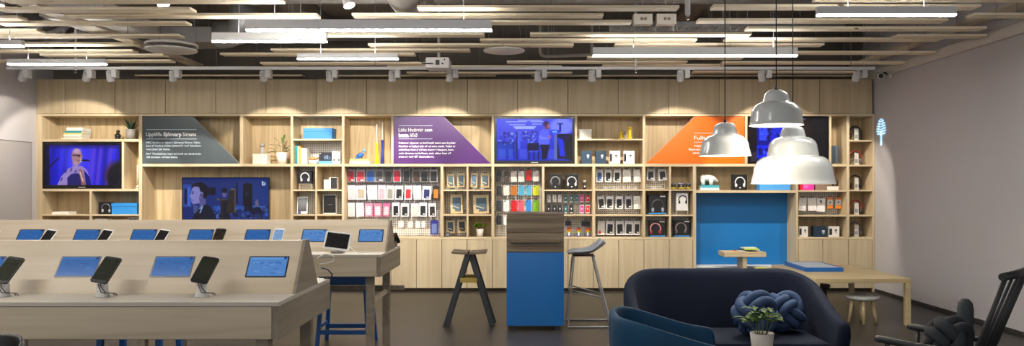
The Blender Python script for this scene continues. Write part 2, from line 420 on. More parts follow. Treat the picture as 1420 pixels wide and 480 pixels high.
# ================================================================== TELEVISIONS AND SIGNS
def tv(x0, x1, y0, y1, Y, pic, label, strength, bez=(2.0, 2.0, 3.2, 4.5)):
    """x/y in picture pixels at depth Y: bezel left, right, top, bottom"""
    a, b, t, d = X(x0, Y), X(x1, Y), Zz(y0, Y), Zz(y1, Y); k = Y / F
    r = thing('television', label, 'television', ((a + b) / 2, Y + .02, d))
    e = 0.012; l, rr, tt, dd = [q * k for q in bez]
    fr = MB()
    fr.box(a, b, Y + e, Y + .05, d, t)
    fr.box(a, a + l, Y, Y + e, d, t).box(b - rr, b, Y, Y + e, d, t).box(a + l, b - rr, Y, Y + e, t - tt, t).box(a + l, b - rr, Y, Y + e, d, d + dd)
    fr.build('bezel', mat('#0c0c0f', 0.18, spec=0.6), r, world=True)
    MB().box((a + b) / 2 - .05, (a + b) / 2 + .05, Y - .002, Y, d + dd * .3, d + dd * .3 + .008).build('maker_plate', mat('#c8c8ca', .4), r, world=True)
    me = pic.mesh('screen', a + l, b - rr, d + dd, t - tt, Y + e - .004, picmat('screen_picture', strength))
    link('screen', me, r, world=True)
    MB().box((a + b) / 2 - .12, (a + b) / 2 + .12, Y + .05, YB - .003, (t + d) / 2 - .1, (t + d) / 2 + .1).build('wall_mount', BLACK, r, world=True)
    return r
# 1: man at a microphone in blue stage light
p = Pic(150, 86, (.10, .10, .75))
for i in range(26):
    cx = random.random(); wv = .01 + .035 * random.random()
    c = random.choice([(.2, .2, .95), (.05, .05, .5), (.35, .3, 1), (.1, .1, .85), (.45, .3, .9)])
    p.mix(np.exp(-((p.x - cx + .05 * p.y) / wv) ** 2), c, .55)
p.ell(.42, .35, .20, .6, (.38, .36, 1.0), .7, 1.0)
for cx in (.66, .75, .90): p.mix(np.exp(-((p.x - cx + .06 * p.y) / .025) ** 2), (.55, .33, .80), .55)
p.mix((.12 - p.y) / .1, (.12, .09, .45), .8); p.mix((.07 - p.x) / .02, (.05, .05, .15), .9)
p.poly([(.16, 1), (.22, .78), (.30, .60), (.40, .52), (.50, .53), (.56, .62), (.60, .80), (.62, 1)], (.62, .55, .78))
p.poly([(.30, 1), (.30, .82), (.36, .72), (.44, .70), (.49, .80), (.50, 1)], (.12, .10, .42), .9)
for q in ((.28, .66, .05), (.35, .62, .05), (.41, .66, .04), (.22, .86, .05)): p.ell(q[0], q[1], .010, q[2], (.22, .16, .45), .8, .6, .5)
p.poly([(.45, .60), (.49, .60), (.55, 1), (.49, 1)], (.62, .42, .42)); p.poly([(.46, .66), (.475, .66), (.52, .92), (.505, .92)], (.85, .80, .80))
p.poly([(.52, .62), (.60, .80), (.62, 1), (.55, 1)], (.10, .10, .55))
p.ell(.425, .30, .068, .215, (.66, .52, .60), 1, .1); p.ell(.46, .31, .035, .16, (.72, .55, .52), .8, .5)
p.ell(.405, .48, .040, .07, (.74, .66, .74), .55, .6); p.ell(.425, .15, .05, .06, (.80, .70, .82), .7, .8)
p.rect(.365, .475, .245, .262, (.1, .08, .15), .9); p.ell(.452, .275, .020, .034, (.18, .14, .22), .55, .4); p.ell(.492, .29, .013, .026, (.70, .52, .52), .8, .5)
p.ell(.462, .39, .022, .016, (.35, .22, .28), .7, .5)
p.ell(.487, .39, .022, .036, (.75, .75, .85), 1, .3); p.ell(.53, .385, .05, .022, (.05, .05, .12), 1, .2)
for t in np.linspace(0, 1, 14): p.ell(.53 + .06 * t, .385 + .003 * t, .010, .014, (.08, .08, .2), .9, .3)
p.ell(.97, .78, .17, .36, (.32, .14, .22), .9, .5); p.ell(.99, .82, .15, .36, (.04, .04, .12), 1, .25)
for t in np.linspace(0, 1, 20): p.ell(.04 + .14 * t, .58 - .25 * t, .010, .020, (.05, .04, .3), .7, .4)
p.blur(1)
tv(58.9, 168.4, 197, 261.7, 10.8265, p, 'blue-lit television showing a bald man in glasses at a microphone', .75, (3.0, 3.0, 4.0, 5.0))
# 2: man in profile in an old-fashioned room
p = Pic(168, 94, (.10, .20, .50))
p.mix(p.x * .7, (.16, .32, .62), .8); p.mix((.25 - p.y) * 3, (.10, .18, .42), .5)
p.rect(0, .10, .14, .62, (.20, .34, .70)); p.rect(.02, .05, .22, .55, (.06, .10, .30)); p.rect(.06, .085, .2, .6, (.30, .48, .85))
p.rect(.29, .38, .20, .36, (.05, .06, .14)); p.rect(.30, .37, .22, .34, (.08, .10, .2))
p.rect(.70, .81, .14, .70, (.04, .05, .13)); p.ell(.755, .16, .055, .05, (.04, .05, .13)); p.ell(.745, .34, .018, .05, (.18, .16, .35), 1, .5); p.rect(.725, .77, .38, .7, (.06, .05, .13))
p.rect(.62, .645, .10, .55, (.07, .12, .32)); p.rect(.81, .98, .60, .72, (.30, .42, .70))
p.rect(.36, .72, .60, .68, (.20, .38, .72), .9)
for _ in range(160):
    x = random.uniform(.36, .98); y = random.uniform(.62, 1.0)
    p.ell(x, y, random.uniform(.006, .022), random.uniform(.01, .05), random.choice([(.30, .48, .85), (.04, .07, .2), (.14, .26, .55), (.45, .55, .8), (.05, .08, .2), (.10, .16, .4)]), .7, .5)
p.ell(.485, .34, .026, .075, (.45, .42, .62), 1, .3); p.ell(.485, .27, .032, .05, (.05, .06, .15), 1, .3); p.poly([(.43, .95), (.45, .48), (.52, .45), (.56, .95)], (.06, .07, .18))
p.poly([(.84, .60), (.85, .46), (.875, .46), (.89, .60)], (.45, .44, .58)); p.ell(.865, .72, .06, .10, (.07, .10, .26)); p.ell(.87, .84, .05, .09, (.35, .55, .88), .9, .5)
p.poly([(.80, 1), (.82, .78), (.87, .70), (.93, .80), (.95, 1)], (.05, .07, .20), .6)
# brown chair in the shown room
p.poly([(.405, .45), (.52, .45), (.52, .48), (.405, .48)], (.34, .29, .24)); p.rect(.44, .475, .48, 1, (.20, .16, .17)); p.ell(.41, .455, .012, .025, (.46, .42, .38))
p.poly([(.545, .25), (.575, .22), (.615, .24), (.61, .76), (.50, .74)], (.22, .18, .16)); p.poly([(.545, .25), (.575, .22), (.615, .24), (.61, .26)], (.50, .46, .40)); p.rect(.604, .613, .25, .75, (.42, .37, .30))
# the man
p.poly([(.09, 1), (.13, .78), (.18, .64), (.25, .55), (.31, .60), (.38, .78), (.41, 1)], (.07, .10, .22)); p.poly([(.17, .72), (.20, .62), (.245, .55), (.21, .74), (.18, .78)], (.65, .78, .95))
p.poly([(.11, 1), (.15, .8), (.19, .66), (.21, .66), (.18, .85), (.19, 1)], (.04, .06, .15))
p.poly([(.12, .56), (.185, .62), (.16, .74), (.13, .78)], (.55, .55, .70), .5)
p.ell(.172, .33, .075, .20, (.55, .54, .78), 1, .08); p.poly([(.10, .33), (.075, .40), (.098, .42), (.095, .46), (.098, .50), (.12, .56), (.19, .54), (.23, .58), (.24, .40), (.2, .2), (.12, .2)], (.58, .57, .82))
p.poly([(.19, .40), (.26, .36), (.27, .56), (.20, .62)], (.40, .40, .62)); p.ell(.218, .37, .02, .055, (.48, .45, .68), 1, .2); p.ell(.218, .37, .010, .03, (.28, .26, .45), 1, .3)
p.poly([(.10, .22), (.11, .14), (.16, .10), (.23, .10), (.28, .16), (.30, .30), (.27, .44), (.24, .44), (.235, .30), (.205, .29), (.19, .19), (.14, .18)], (.06, .07, .16))
p.rect(.105, .13, .285, .30, (.14, .13, .28)); p.ell(.118, .325, .010, .014, (.15, .14, .3), .9, .4); p.rect(.098, .13, .465, .475, (.32, .22, .42))
p.poly([(.165, .55), (.22, .60), (.21, .70), (.19, .60)], (.34, .34, .55), .6)
# white channel mark: a rounded letter b
p.rect(.925, .936, .06, .16, (.9, .95, 1)); p.ell(.945, .125, .020, .036, (.9, .95, 1), 1, .15); p.ell(.945, .125, .009, .017, (.12, .25, .55), 1, .2)
p.blur(1)
tv(252.3, 373, 246, 314, 11.02, p, 'television showing a dark-haired man in profile in a blue room', .6, (.8, .8, .9, 2.0))
# 3: shop floor with a man standing
p = Pic(150, 86, (.20, .25, .85))
p.mix(1 - p.y * 1.4, (.36, .40, .95), .8); p.mix((p.y - .5) * 1.4, (.12, .20, .72), .8)
for i, (x0, x1, y) in enumerate([(.28, .60, .02), (.20, .40, .06), (.45, .62, .06), (.17, .38, .125), (.47, .60, .12), (.22, .52, .18), (.24, .50, .215), (.12, .2, .06)]):
    p.rect(x0, x1, y, y + .025, (.72, .78, 1), .85)
p.rect(.0, .24, .55, .93, (.05, .22, .68)); p.rect(.01, .2, .57, .9, (.08, .32, .80), .6)
for _ in range(110):
    x = random.uniform(0, .62); y = random.uniform(.30, .60)
    p.ell(x, y, random.uniform(.005, .02), random.uniform(.01, .04), random.choice([(.62, .72, 1), (.08, .10, .5), (.35, .45, .95), (.10, .14, .6)]), .7, .5)
p.rect(.26, .275, .3, .98, (.05, .07, .35)); p.rect(.28, .31, .30, .72, (.30, .42, .95)); p.rect(.41, .56, .58, .78, (.05, .06, .30)); p.rect(.42, .56, .76, .80, (.28, .36, .9))
for x in (.42, .485, .545): p.rect(x, x + .012, .78, .98, (.04, .05, .28))
for x, w in ((.02, .1), (.16, .06), (.3, .1), (.68, .1)): p.rect(x, x + w, .72, .97, (.40, .46, .95), .5)
p.rect(.56, .66, .50, .56, (.5, .55, .98), .7)
p.ell(.86, .18, .16, .2, (.55, .60, 1), .9, .4); p.rect(.80, .88, .10, .13, (.10, .12, .5)); p.rect(.83, .85, .12, .3, (.12, .14, .6)); p.rect(.72, .845, .27, .34, (.10, .25, .85)); p.rect(.735, .80, .285, .32, (.55, .75, 1))
p.rect(.76, .80, .38, .98, (.42, .48, .75)); p.rect(.80, 1, .355, .40, (.06, .06, .22)); p.rect(.80, .98, .40, .95, (.06, .08, .34)); p.poly([(.80, .45), (.88, .5), (.92, .9), (.84, .9)], (.14, .24, .9))
p.ell(1.02, .68, .13, .33, (.28, .12, .36), 1, .12); p.ell(1.03, .70, .125, .32, (.05, .08, .15), 1, .2); p.rect(.9, 1, .85, .98, (.04, .18, .14), .7)
p.poly([(.55, .38), (.58, .28), (.63, .23), (.68, .25), (.70, .38), (.70, .62), (.56, .64)], (.40, .45, .98)); p.poly([(.56, .40), (.62, .44), (.70, .44), (.70, .48), (.58, .50)], (.50, .55, 1))
p.poly([(.57, .62), (.70, .61), (.68, .80), (.65, .97), (.60, .97), (.60, .78)], (.07, .06, .25)); p.ell(.70, .43, .022, .04, (.62, .42, .70), 1, .3)
p.ell(.665, .16, .036, .095, (.50, .30, .42), 1, .15); p.ell(.652, .115, .038, .06, (.28, .16, .40), 1, .3); p.ell(.685, .17, .018, .05, (.66, .45, .60), .9, .4)
p.blur(1)
tv(685.9, 796.6, 161.4, 227, 10.8265, p, 'television showing a man in a light shirt standing in a blue office', .75, (2.8, 3.0, 3.4, 4.2))
# 4: mostly dark screen behind the pendant lamps
p = Pic(130, 74, (.06, .04, .06))
p.rect(.10, .60, .0, 1, (.08, .10, .60)); p.rect(.13, .24, .10, .52, (.25, .34, .95)); p.rect(.28, .50, .05, .55, (.14, .20, .85)); p.rect(.10, .5, .62, .9, (.10, .20, .95)); p.rect(.0, .085, 0, 1, (.12, .07, .08))
for _ in range(70): p.ell(random.uniform(.12, .6), random.uniform(.1, .95), random.uniform(.006, .03), random.uniform(.01, .06), random.choice([(.05, .06, .3), (.35, .45, 1), (.12, .16, .7)]), .7, .5)
p.poly([(.02, 1), (.03, .8), (.10, .76), (.10, 1)], (.35, .33, .28), .6)
p.ell(.55, .30, .11, .26, (.15, .25, 1.0), 1, .4); p.ell(.80, .5, .26, .75, (.04, .025, .03), .95, .4); p.mix(np.exp(-((p.x - .70 - .1 * p.y) / .07) ** 2), (.30, .10, .08), .55); p.ell(.68, .03, .05, .02, (.5, .5, .6), .9, .5)
p.blur(1)
tv(1037, 1149.4, 161.4, 227, 10.8265, p, 'dark television partly hidden behind the pendant lamps', .8, (1.8, 2.5, 2.0, 2.5))

LET = mat('#f2f4f6', 0.5, emit=0.0); LET2 = mat('#b9c9d6', 0.5)
def sign(poly, m, label, edge):
    r = thing('information_panel', label, 'sign', (xf(poly[0][0]), YF + .02, zf(poly[0][1])))
    pts = [(xf(a), zf(b)) for a, b in poly]
    MB().prism(pts, YF + .012, YF + .024, 'XZ').build('panel', m, r, world=True, bev=.001)
    (a, b), (c, d) = edge
    dx, dzz = xf(c) - xf(a), zf(d) - zf(b); L = math.hypot(dx, dzz); nx, nz = -dzz / L * .004, dx / L * .004
    MB().prism([(xf(a), zf(b)), (xf(c), zf(d)), (xf(c) + nx, zf(d) + nz), (xf(a) + nx, zf(b) + nz)][::1], YF + .011, YF + .026, 'XZ').build('edge_strip', mat('#9aa3a6', .3), r, world=True)
    return r
YT = YF + .0105
s1 = sign([(197.3, 226.9), (331.8, 226.9), (267, 161.4), (197.3, 161.4)], mat('#454e53', 0.33, var=.03, nscale=4), 'dark grey slanted sign panel lettered in white', ((331.8, 226.9), (267, 161.4)))
def rule(r, x0, x1, y, m):
    MB().box(xf(x0), xf(x1), YT, YT + .0012, zf(y + .35), zf(y - .35)).build('rule_line', m, r, world=True)
rule(s1, 202.7, 272, 179.6, LET2); rule(s1, 202.7, 272, 192.7, LET2)
text_part('Upplifðu', 202.6, 224.8, 188.8, 5.2, YT, s1, LET, .0)
text_part('Sjónvarp', 226.6, 251.6, 188.8, 5.2, YT, s1, LET, .035)
text_part('Símans', 253.4, 272, 188.8, 5.2, YT, s1, LET, .0)
for t, x1, y in [('HBC Studios er nýjung í Sjónvarpi Símans. Nýttu', 277.5, 198.9), ('þess að horfa á sígildar þáttaraðir með íslenskum', 278.5, 203.3), ('texta þegar þér hentar.', 236.5, 208.2),
                 ('Með Tímaflakkinu getur þú horft um dagskrá þín', 278.8, 214.5), ('168 stundum í síðasta heima.', 246.5, 219.1)]:
    text_part(t, 202.9, x1, y, 2.5, YT, s1, LET2, .02)
s2 = sign([(545.6, 226.9), (681, 226.9), (615.4, 161.4), (545.6, 161.4)], mat('#4b1b68', 0.3, var=.03, nscale=4), 'purple slanted sign panel lettered in white', ((681, 226.9), (615.4, 161.4)))
rule(s2, 552.8, 599.4, 174.4, LET2); rule(s2, 552.8, 599.4, 192.6, LET2)
text_part('Litlu hlutirnir sem', 552.8, 599.2, 182.4, 5.2, YT, s2, LET, .0)
text_part('bæta', 552.8, 566.8, 190.0, 5.2, YT, s2, LET, .04); text_part('lífið', 568.6, 578.8, 190.0, 5.2, YT, s2, LET, .0)
for t, x1, y in [('Frábærar nýjungar og bráðsnjöll tækni sem bryddar', 632, 199.4), ('lífsstílinn og hjálpar þér að ná settu marki. Tækni er', 631.5, 204.1), ('einfaldlega hluti af góðum árangri í hlaupum, kom-', 629.5, 208.9),
                 ('gerir almenna markaðnum, segir okkur hver við', 625.5, 213.8), ('erum og gerir lífið skemmtilegra.', 602, 218.5)]:
    text_part(t, 552.9, x1, y, 2.5, YT, s2, LET, .02)
s3 = sign([(895.4, 226.9), (1032.6, 226.9), (1032.6, 161.4), (963, 161.4)], mat('#ea6a06', 0.3, var=.03, nscale=4), 'orange slanted sign panel behind the smallest pendant lamp', ((963, 161.4), (895.4, 226.9)))
rule(s3, 962.5, 1026, 184.6, LET2); rule(s3, 962.5, 1026, 197.2, LET2)
text_part('Fullt af öllu', 962.6, 1003, 193.6, 5.2, YT, s3, LET, .0)
for t, x0, x1, y in [('Nýttu þér tæknina með', 963, 1026, 203.6), ('Samsung og fylgihluti sem', 955, 1026, 208.4), ('einfalda lífið heima', 960.5, 1018, 213.3)]:
    text_part(t, x0, x1, y, 2.5, YT, s3, LET, .02)

# ================================================================== THINGS ON THE SHELVES
YI = 10.90   # depth at which things standing on the shelves begin
# tops of the boards, by the row they carry
SH = {k: zf(v) + .0008 for k, v in dict(r1=193, main=227.3, r1b=192.4, tv=262, low=297.7, mid=262.6, mid2=297.5, base=329.4, nich=263.9, c1=194.4, c2=228.6, c3=263.5, c4=298.4).items()}
def ix(px, Y=YI): return X(px, Y)
def tilted(root, deg): root.rotation_euler[1] = R(deg)

def storage_box(x0, x1, zs, h_px, label, col, depth=.24, lid_px=4.5, group=None, Y=YI):
    a, b = ix(x0, Y), ix(x1, Y); h = h_px * Y / F; l = lid_px * Y / F
    r = thing('storage_box', label, 'box', ((a + b) / 2, Y + depth / 2, zs), group=group); w = (b - a) / 2; d = depth / 2
    MB().box(-w + .004, w - .004, -d + .004, d - .004, 0, h - .004).build('body', mat(col, .55), r, bev=.002)
    lid = MB(); lid.box(-w, w, -d, d, h - .004, h).box(-w, w, -d, -d + .003, h - l, h - .004).box(-w, w, d - .003, d, h - l, h - .004).box(-w, -w + .003, -d + .003, d - .003, h - l, h - .004).box(w - .003, w, -d + .003, d - .003, h - l, h - .004)
    lid.build('lid', mat(col, .5, var=.03), r, bev=.001)
    return r
storage_box(154.3, 190.3, SH['low'], 15.6, 'blue lidded storage box under the tall candle holder', '#2e86cf', Y=10.88)
storage_box(420, 460.5, SH['r1b'], 15, 'blue lidded storage box above the small row of upright books', '#2c7cc4')
storage_box(350, 370.5, SH['main'], 14, 'off-white lidded box carrying the cat figurine', '#dcd6c8', .17, 3)
storage_box(801.6, 820.8, SH['r1b'], 13.6, 'white lidded box on the shelf over the navy cartons', '#e4e1da', .19, 2.5)

def book_flat(x0, x1, z0, t, label, col, group, depth=.2, Y=YI, rot=0.0):
    a, b = ix(x0, Y), ix(x1, Y); w = (b - a) / 2; d = depth / 2
    r = thing('book', label, 'book', ((a + b) / 2, Y + d, z0), R(rot), group)
    c = MB(); c.box(-w, w, -d, d, 0, .002).box(-w, w, -d, d, t - .002, t).box(-w, w, -d, -d + .003, .002, t - .002)
    c.build('cover', mat(col, .45), r); MB().box(-w + .003, w - .003, -d + .0035, d - .004, .0022, t - .0022).build('page_block', PAPER, r)
    return r
z = SH['r1']
for i, (x0, x1, t, col, lab) in enumerate([(84.7, 113.5, .020, '#eeebe2', 'thin white book at the bottom of the flat stack'), (88, 112.5, .026, '#cfc9b8', 'cream book second from the bottom of the flat stack'),
        (88, 112.8, .026, '#e9e6df', 'white book under the yellow one in the flat stack'), (88.3, 113.2, .020, '#e2d56a', 'pale yellow book in the middle of the flat stack'),
        (90, 113.5, .030, '#2f93a5', 'teal book near the top of the flat stack'), (92, 114, .046, '#f0eee8', 'thick white book topping the flat stack above the television')]):
    book_flat(x0, x1, z, t, lab, col, 'books in the flat stack', .24, rot=[0, 2, -1, 1, -2, 1][i]); z += t + .0006
book_flat(971.3, 997.3, SH['nich'], .032, 'white book lying under the teal one below the polar bear', '#eceae4', 'books under the polar bear', .18)
book_flat(972, 997.3, SH['nich'] + .0325, .038, 'teal book directly under the white polar bear', '#3fa3b8', 'books under the polar bear', .18)
book_flat(72, 95, SH['low'], .038, 'white paper pad lying alone in the low left cubby', '#efeae0', None, .2, 10.86)
def book_up(x0, x1, y0, col, label, depth=.19, Y=YI, tilt=0):
    a, b = ix(x0, Y), ix(x1, Y); h = (227.0 - y0) * Y / F; w = (b - a) / 2
    r = thing('book', label, 'book', ((a + b) / 2, Y + depth / 2, SH['main']), 0, 'upright books beside the bowl'); d = depth / 2
    c = MB(); c.box(-w, -w + .002, -d, d, 0, h).box(w - .002, w, -d, d, 0, h).box(-w + .002, w - .002, -d, -d + .003, 0, h); c.build('cover', mat(col, .45), r)
    MB().box(-w + .0025, w - .0025, -d + .0035, d - .004, .003, h - .003).build('page_block', PAPER, r)
for q in [(409.2, 412.4, 201.5, '#2b8593', 'teal upright book at the end of the short row'), (412.7, 414.4, 202, '#e6cdb6', 'slim cream upright book between teal and yellow books'), (414.6, 416.9, 202.5, '#e9a91f', 'yellow upright book in the short row'),
          (417.1, 421.3, 204.8, '#ecebe6', 'white upright book next to the yellow one'), (421.5, 425.4, 205.4, '#e3e0d8', 'pale grey-white upright book beside the ribbed bowl')]: book_up(*q)

def pot_plant(name, label, px, zs, pot_w, pot_h, potcol, leaves, stemf, Y=YI, taper=.78, group=None, ribbed=False):
    k = Y / F; r0 = pot_w * k / 2; h = pot_h * k
    r = thing(name, label, 'plant', (X(px, Y), Y + r0 + .01, zs), group=group)
    prof = [(0, 0), (r0 * taper, 0), (r0, h), (r0 - .006, h), (r0 - .009, h - .02), (0, h - .02)]
    pt = MB().lathe(prof, 24); pt.build('pot', mat(potcol, .55), r)
    MB().lathe([(0, h - .016), (r0 - .0105, h - .016)], 20).build('soil', mat('#3a2d22', .9), r)
    stemf(r, h, k)
    return r
def leaf(mb, base, d, L, w, droop=.3, seg=5, mi=0, roll=0.0):
    """a pointed blade, curved downwards along its length, with a folded midrib"""
    d = Vector(d).normalized(); p = Vector(base); up = Vector((0, 0, 1)); side = d.cross(up)
    side = Vector((1, 0, 0)) if side.length < .1 else side.normalized()
    side = Matrix.Rotation(roll, 3, d) @ side
    vs = []; 
    for i in range(seg + 1):
        t = i / seg; ww = w * math.sin(PI * min(.98, .12 + .86 * t)) ** .8 * (.5 if i == 0 else 1)
        if i == seg: ww = w * .02
        n = side.cross(d).normalized()
        vs += [tuple(p - side * ww / 2 + n * ww * .18), tuple(p), tuple(p + side * ww / 2 + n * ww * .18)]
        p = p + d * (L / seg); d = (d + Vector((0, 0, -droop / seg))).normalized()
    fs = []
    for i in range(seg):
        a = i * 3; fs += [(a, a + 1, a + 4, a + 3), (a + 1, a + 2, a + 5, a + 4)]
    mb.add(vs, fs, mi, True)
GREEN = mat('#4f7a32', .45, var=.25, nscale=8); DKGREEN = mat('#26402a', .5, var=.2); LIME = mat('#8fbf34', .6, spec=.2, var=.25, nscale=10); STEM = mat('#5d6a38', .6)
def spiky(r, h, k):
    m = MB(); rr = random.Random(3)
    for i in range(26):
        a = 2 * PI * i / 26 * 2.6; e = rr.uniform(.35, 1.4)
        leaf(m, (0.012 * math.cos(a), .012 * math.sin(a), h - .018), (math.cos(a) * math.cos(e), .5 * math.sin(a) * math.cos(e), math.sin(e) * 1.1), rr.uniform(.12, .21), .020, .05, 4)
    m.build('leaves', DKGREEN, r)
pot_plant('potted_plant', 'spiky dark green plant in a grey pot above the first television', 177.3, SH['r1'], 14, 14.5, '#8f8c88', None, spiky)
def arching(r, h, k):
    m = MB(); st = MB(); rr = random.Random(5)
    for (ang, e, L, sz) in [(PI * .98, .75, .10, .095), (PI * 1.05, .35, .09, .09), (.5, 1.1, .12, .07), (1.6, 1.35, .16, .10), (1.4, 1.35, .22, .08), (.05, .9, .07, .06), (-.7, .7, .06, .06), (PI * .8, 1.0, .13, .11), (2.2, 1.2, .2, .09)]:
        d = Vector((math.cos(ang) * math.cos(e), .35 * math.sin(ang) * math.cos(e), math.sin(e)))
        b = Vector((0.02 * math.cos(ang), .01, h - .02)); pts = [b + d * (L * t) + Vector((math.cos(ang) * .02 * t * t, 0, 0)) for t in (0, .33, .66, 1)]
        st.tube(pts, .003, 6); leaf(m, pts[-1], d + Vector((math.cos(ang) * .7, -.2, -.25)), sz, .032, .7, 5); leaf(m, pts[2], Vector((math.cos(ang + .9), -.3, .5)), sz * .6, .022, .6, 4)
    st.build('stem', STEM, r); m.build('leaves', GREEN, r)
pot_plant('potted_plant', 'arching green plant in a white faceted pot beside the cat figurine', 388.3, SH['main'], 16.5, 16, '#dad6ce', None, arching)
def bushy(r, h, k):
    m = MB(); st = MB(); rr = random.Random(9)
    for i in range(13):
        a = rr.uniform(0, 2 * PI); e = rr.uniform(.6, 1.45); L = rr.uniform(.06, .13)
        d = Vector((math.cos(a) * math.cos(e), .7 * math.sin(a) * math.cos(e), math.sin(e))); b = Vector((.012 * math.cos(a), .012 * math.sin(a), h - .018))
        st.tube([b, b + d * L * .5, b + d * L], .002, 5)
        for q in range(5):
            aa = 2 * PI * q / 5 + rr.random(); leaf(m, b + d * L * (.7 + .3 * (q % 2)), (math.cos(aa), .8 * math.sin(aa), .45), rr.uniform(.045, .07), .034, .7, 4)
    st.build('stem', STEM, r); m.build('leaves', LIME, r)
pot_plant('potted_plant', 'small bright green plant in a white pot in the wood-backed cubby', 665.2, SH['base'], 10.5, 11, '#dcd9d3', None, bushy)

# figurines
r = thing('figurine', 'small black rounded figurine between the flat books and spiky plant', 'figurine', (X(160.3, YI), YI + .06, SH['r1']))
MB().lathe([(0, 0), (.035, 0), (.045, .012), (.03, .02), (.036, .03), (.043, .052), (.036, .078), (.02, .09), (0, .092)], 20).build('body', mat('#1c1d20', .35), r)
MB().ell((.003, 0, .118), .027, 14, 10).build('head', mat('#17181a', .3), r)
r = thing('cat_figurine', 'pale grey cat figurine sitting on the off-white box', 'figurine', (X(361, YI), YI + .085, SH['main'] + 14 * YI / F + .0005))
m = MB().lathe([(0, 0), (.036, .001), (.040, .02), (.034, .06), (.026, .09), (.018, .105), (0, .108)], 18)
m.ell((0, -.006, .125), (.033, .03, .028), 14, 10)
for sx in (-1, 1):
    m.cyl((sx * .020, -.004, .142), (sx * .026, -.004, .174), .012, .001, 8); m.cyl((sx * .014, -.03, 0.002), (sx * .012, -.022, .06), .009, .007, 8)
m.ell((0, -.034, .119), (.012, .008, .008), 8, 6)
m.build('body', mat('#aaa5a0', .6), r); MB().ell((-.012, -.033, .131), .004, 6, 5).ell((.012, -.033, .131), .004, 6, 5).build('eyes', BLACK, r)
r = thing('bird_figurine', 'blue painted bird figurine with pale head on the white slab', 'figurine', (X(499.5, YI), YI + .09, zf(219.6) + .001))
m = MB(); m.M = Matrix.Rotation(R(-28), 4, 'Y'); m.ell((0, 0, .052), (.062, .034, .036), 16, 10); m.cyl((-.045, 0, .045), (-.098, 0, .030), .024, .010, 10); m.M = Matrix()
m.build('body', mat('#1d5fb4', .4), r)
MB().ell((.034, 0, .115), .026, 14, 10).build('head', mat('#6ea9d8', .4), r)
MB().cyl((.054, 0, .115), (.082, 0, .108), .008, .001, 8).build('beak', mat('#d7a32a', .5), r)
MB().cyl((.004, -.012, .0), (.004, -.012, .030), .004, seg=6).cyl((.004, .012, .0), (.004, .012, .03), .004, seg=6).build('legs', mat('#20252c', .5), r)
r = thing('display_slab', 'pale cut wooden slab stack under the blue bird', 'stand', (X(499, YI), YI + .09, SH['main']))
MB().rrect(-.155, .14, 0, .045, -.07, .07, .012).build('lower_slab', mat('#ded5c2', .6), r); MB().rrect(-.15, .125, .0455, .0735, -.068, .068, .006).build('upper_slab', mat('#e2c877', .6), r)
def taper_candle(px, y_top, y_hold, col, label):
    r = thing('candlestick', label, 'candlestick', (X(px, YI), YI + .05, SH['main']), group='tall candlesticks beside the bird'); k = YI / F; H = (226.8 - y_hold) * k
    MB().lathe([(0, 0), (.026, 0), (.028, .006), (.024, .10), (.017, H * .6), (.014, H * .9), (.022, H - .012), (.022, H), (0.012, H), (.012, H - .01), (0, H - .01)], 20).build('holder', mat(col, .35), r)
    T = (226.8 - y_top) * k
    MB().lathe([(0, H - .008), (.0105, H - .008), (.009, T - .03), (.006, T - .008), (0, T)], 12).build('candle', mat('#f2efe8', .5), r)
taper_candle(521.5, 170.8, 197.6, '#e8c400', 'slim yellow candlestick with a white taper candle')
taper_candle(529.3, 168, 193.4, '#1b2f78', 'slim dark blue candlestick with a white taper candle')
r = thing('candlestick', 'white candle in a white saucer holder beside the first television', 'candlestick', (X(188.4, YI), YI + .05, SH['tv']))
MB().lathe([(0, 0), (.030, 0), (.035, .008), (.022, .016), (.040, .022), (.042, .028), (.018, .03), (.016, .045), (.0125, .045), (.0125, .035), (0, .035)], 24).build('holder', mat('#d9d4cc', .4), r)
MB().lathe([(0, .037), (.012, .037), (.011, .33), (.004, .342), (0, .343)], 12).build('candle', mat('#e9e2d4', .5), r)
r = thing('bowl', 'white ribbed bowl below the wooden fish ornament', 'bowl', (X(433, YI), YI + .08, SH['main']))
m = MB(); n = 40
prof = [(0.05, 0), (.066, .01), (.074, .055), (.070, .055), (.062, .012), (0, .006)]
vs = []
for k in range(n):
    t = 2 * PI * k / n; rib = 1.0 + (.025 if k % 2 else -.015)
    for q, (rr_, zz) in enumerate(prof): vs.append((rr_ * (rib if q < 3 else 1) * math.cos(t), rr_ * (rib if q < 3 else 1) * math.sin(t), zz))
npf = len(prof); fs = [(k * npf + i, ((k + 1) % n) * npf + i, ((k + 1) % n) * npf + i + 1, k * npf + i + 1) for k in range(n) for i in range(npf - 1)]
fs.append(tuple(k * npf for k in range(n - 1, -1, -1))); m.add(vs, fs, 0, True); m.build('vessel', mat('#e2ded6', .5), r)
r = thing('wooden_ornament', 'brown wooden fish ornament lying across the ribbed bowl', 'ornament', (X(432, YI), YI + .08, SH['main'] + .0562))
m = MB(); m.ell((0, 0, .024), (.052, .024, .023), 16, 10); m.cyl((.045, 0, .024), (.082, 0, .03), .007, .017, 10); m.box(-.02, .02, -.075, .075, 0, .006); m.build('body', mat('#b98b55', .5, var=.15), r)

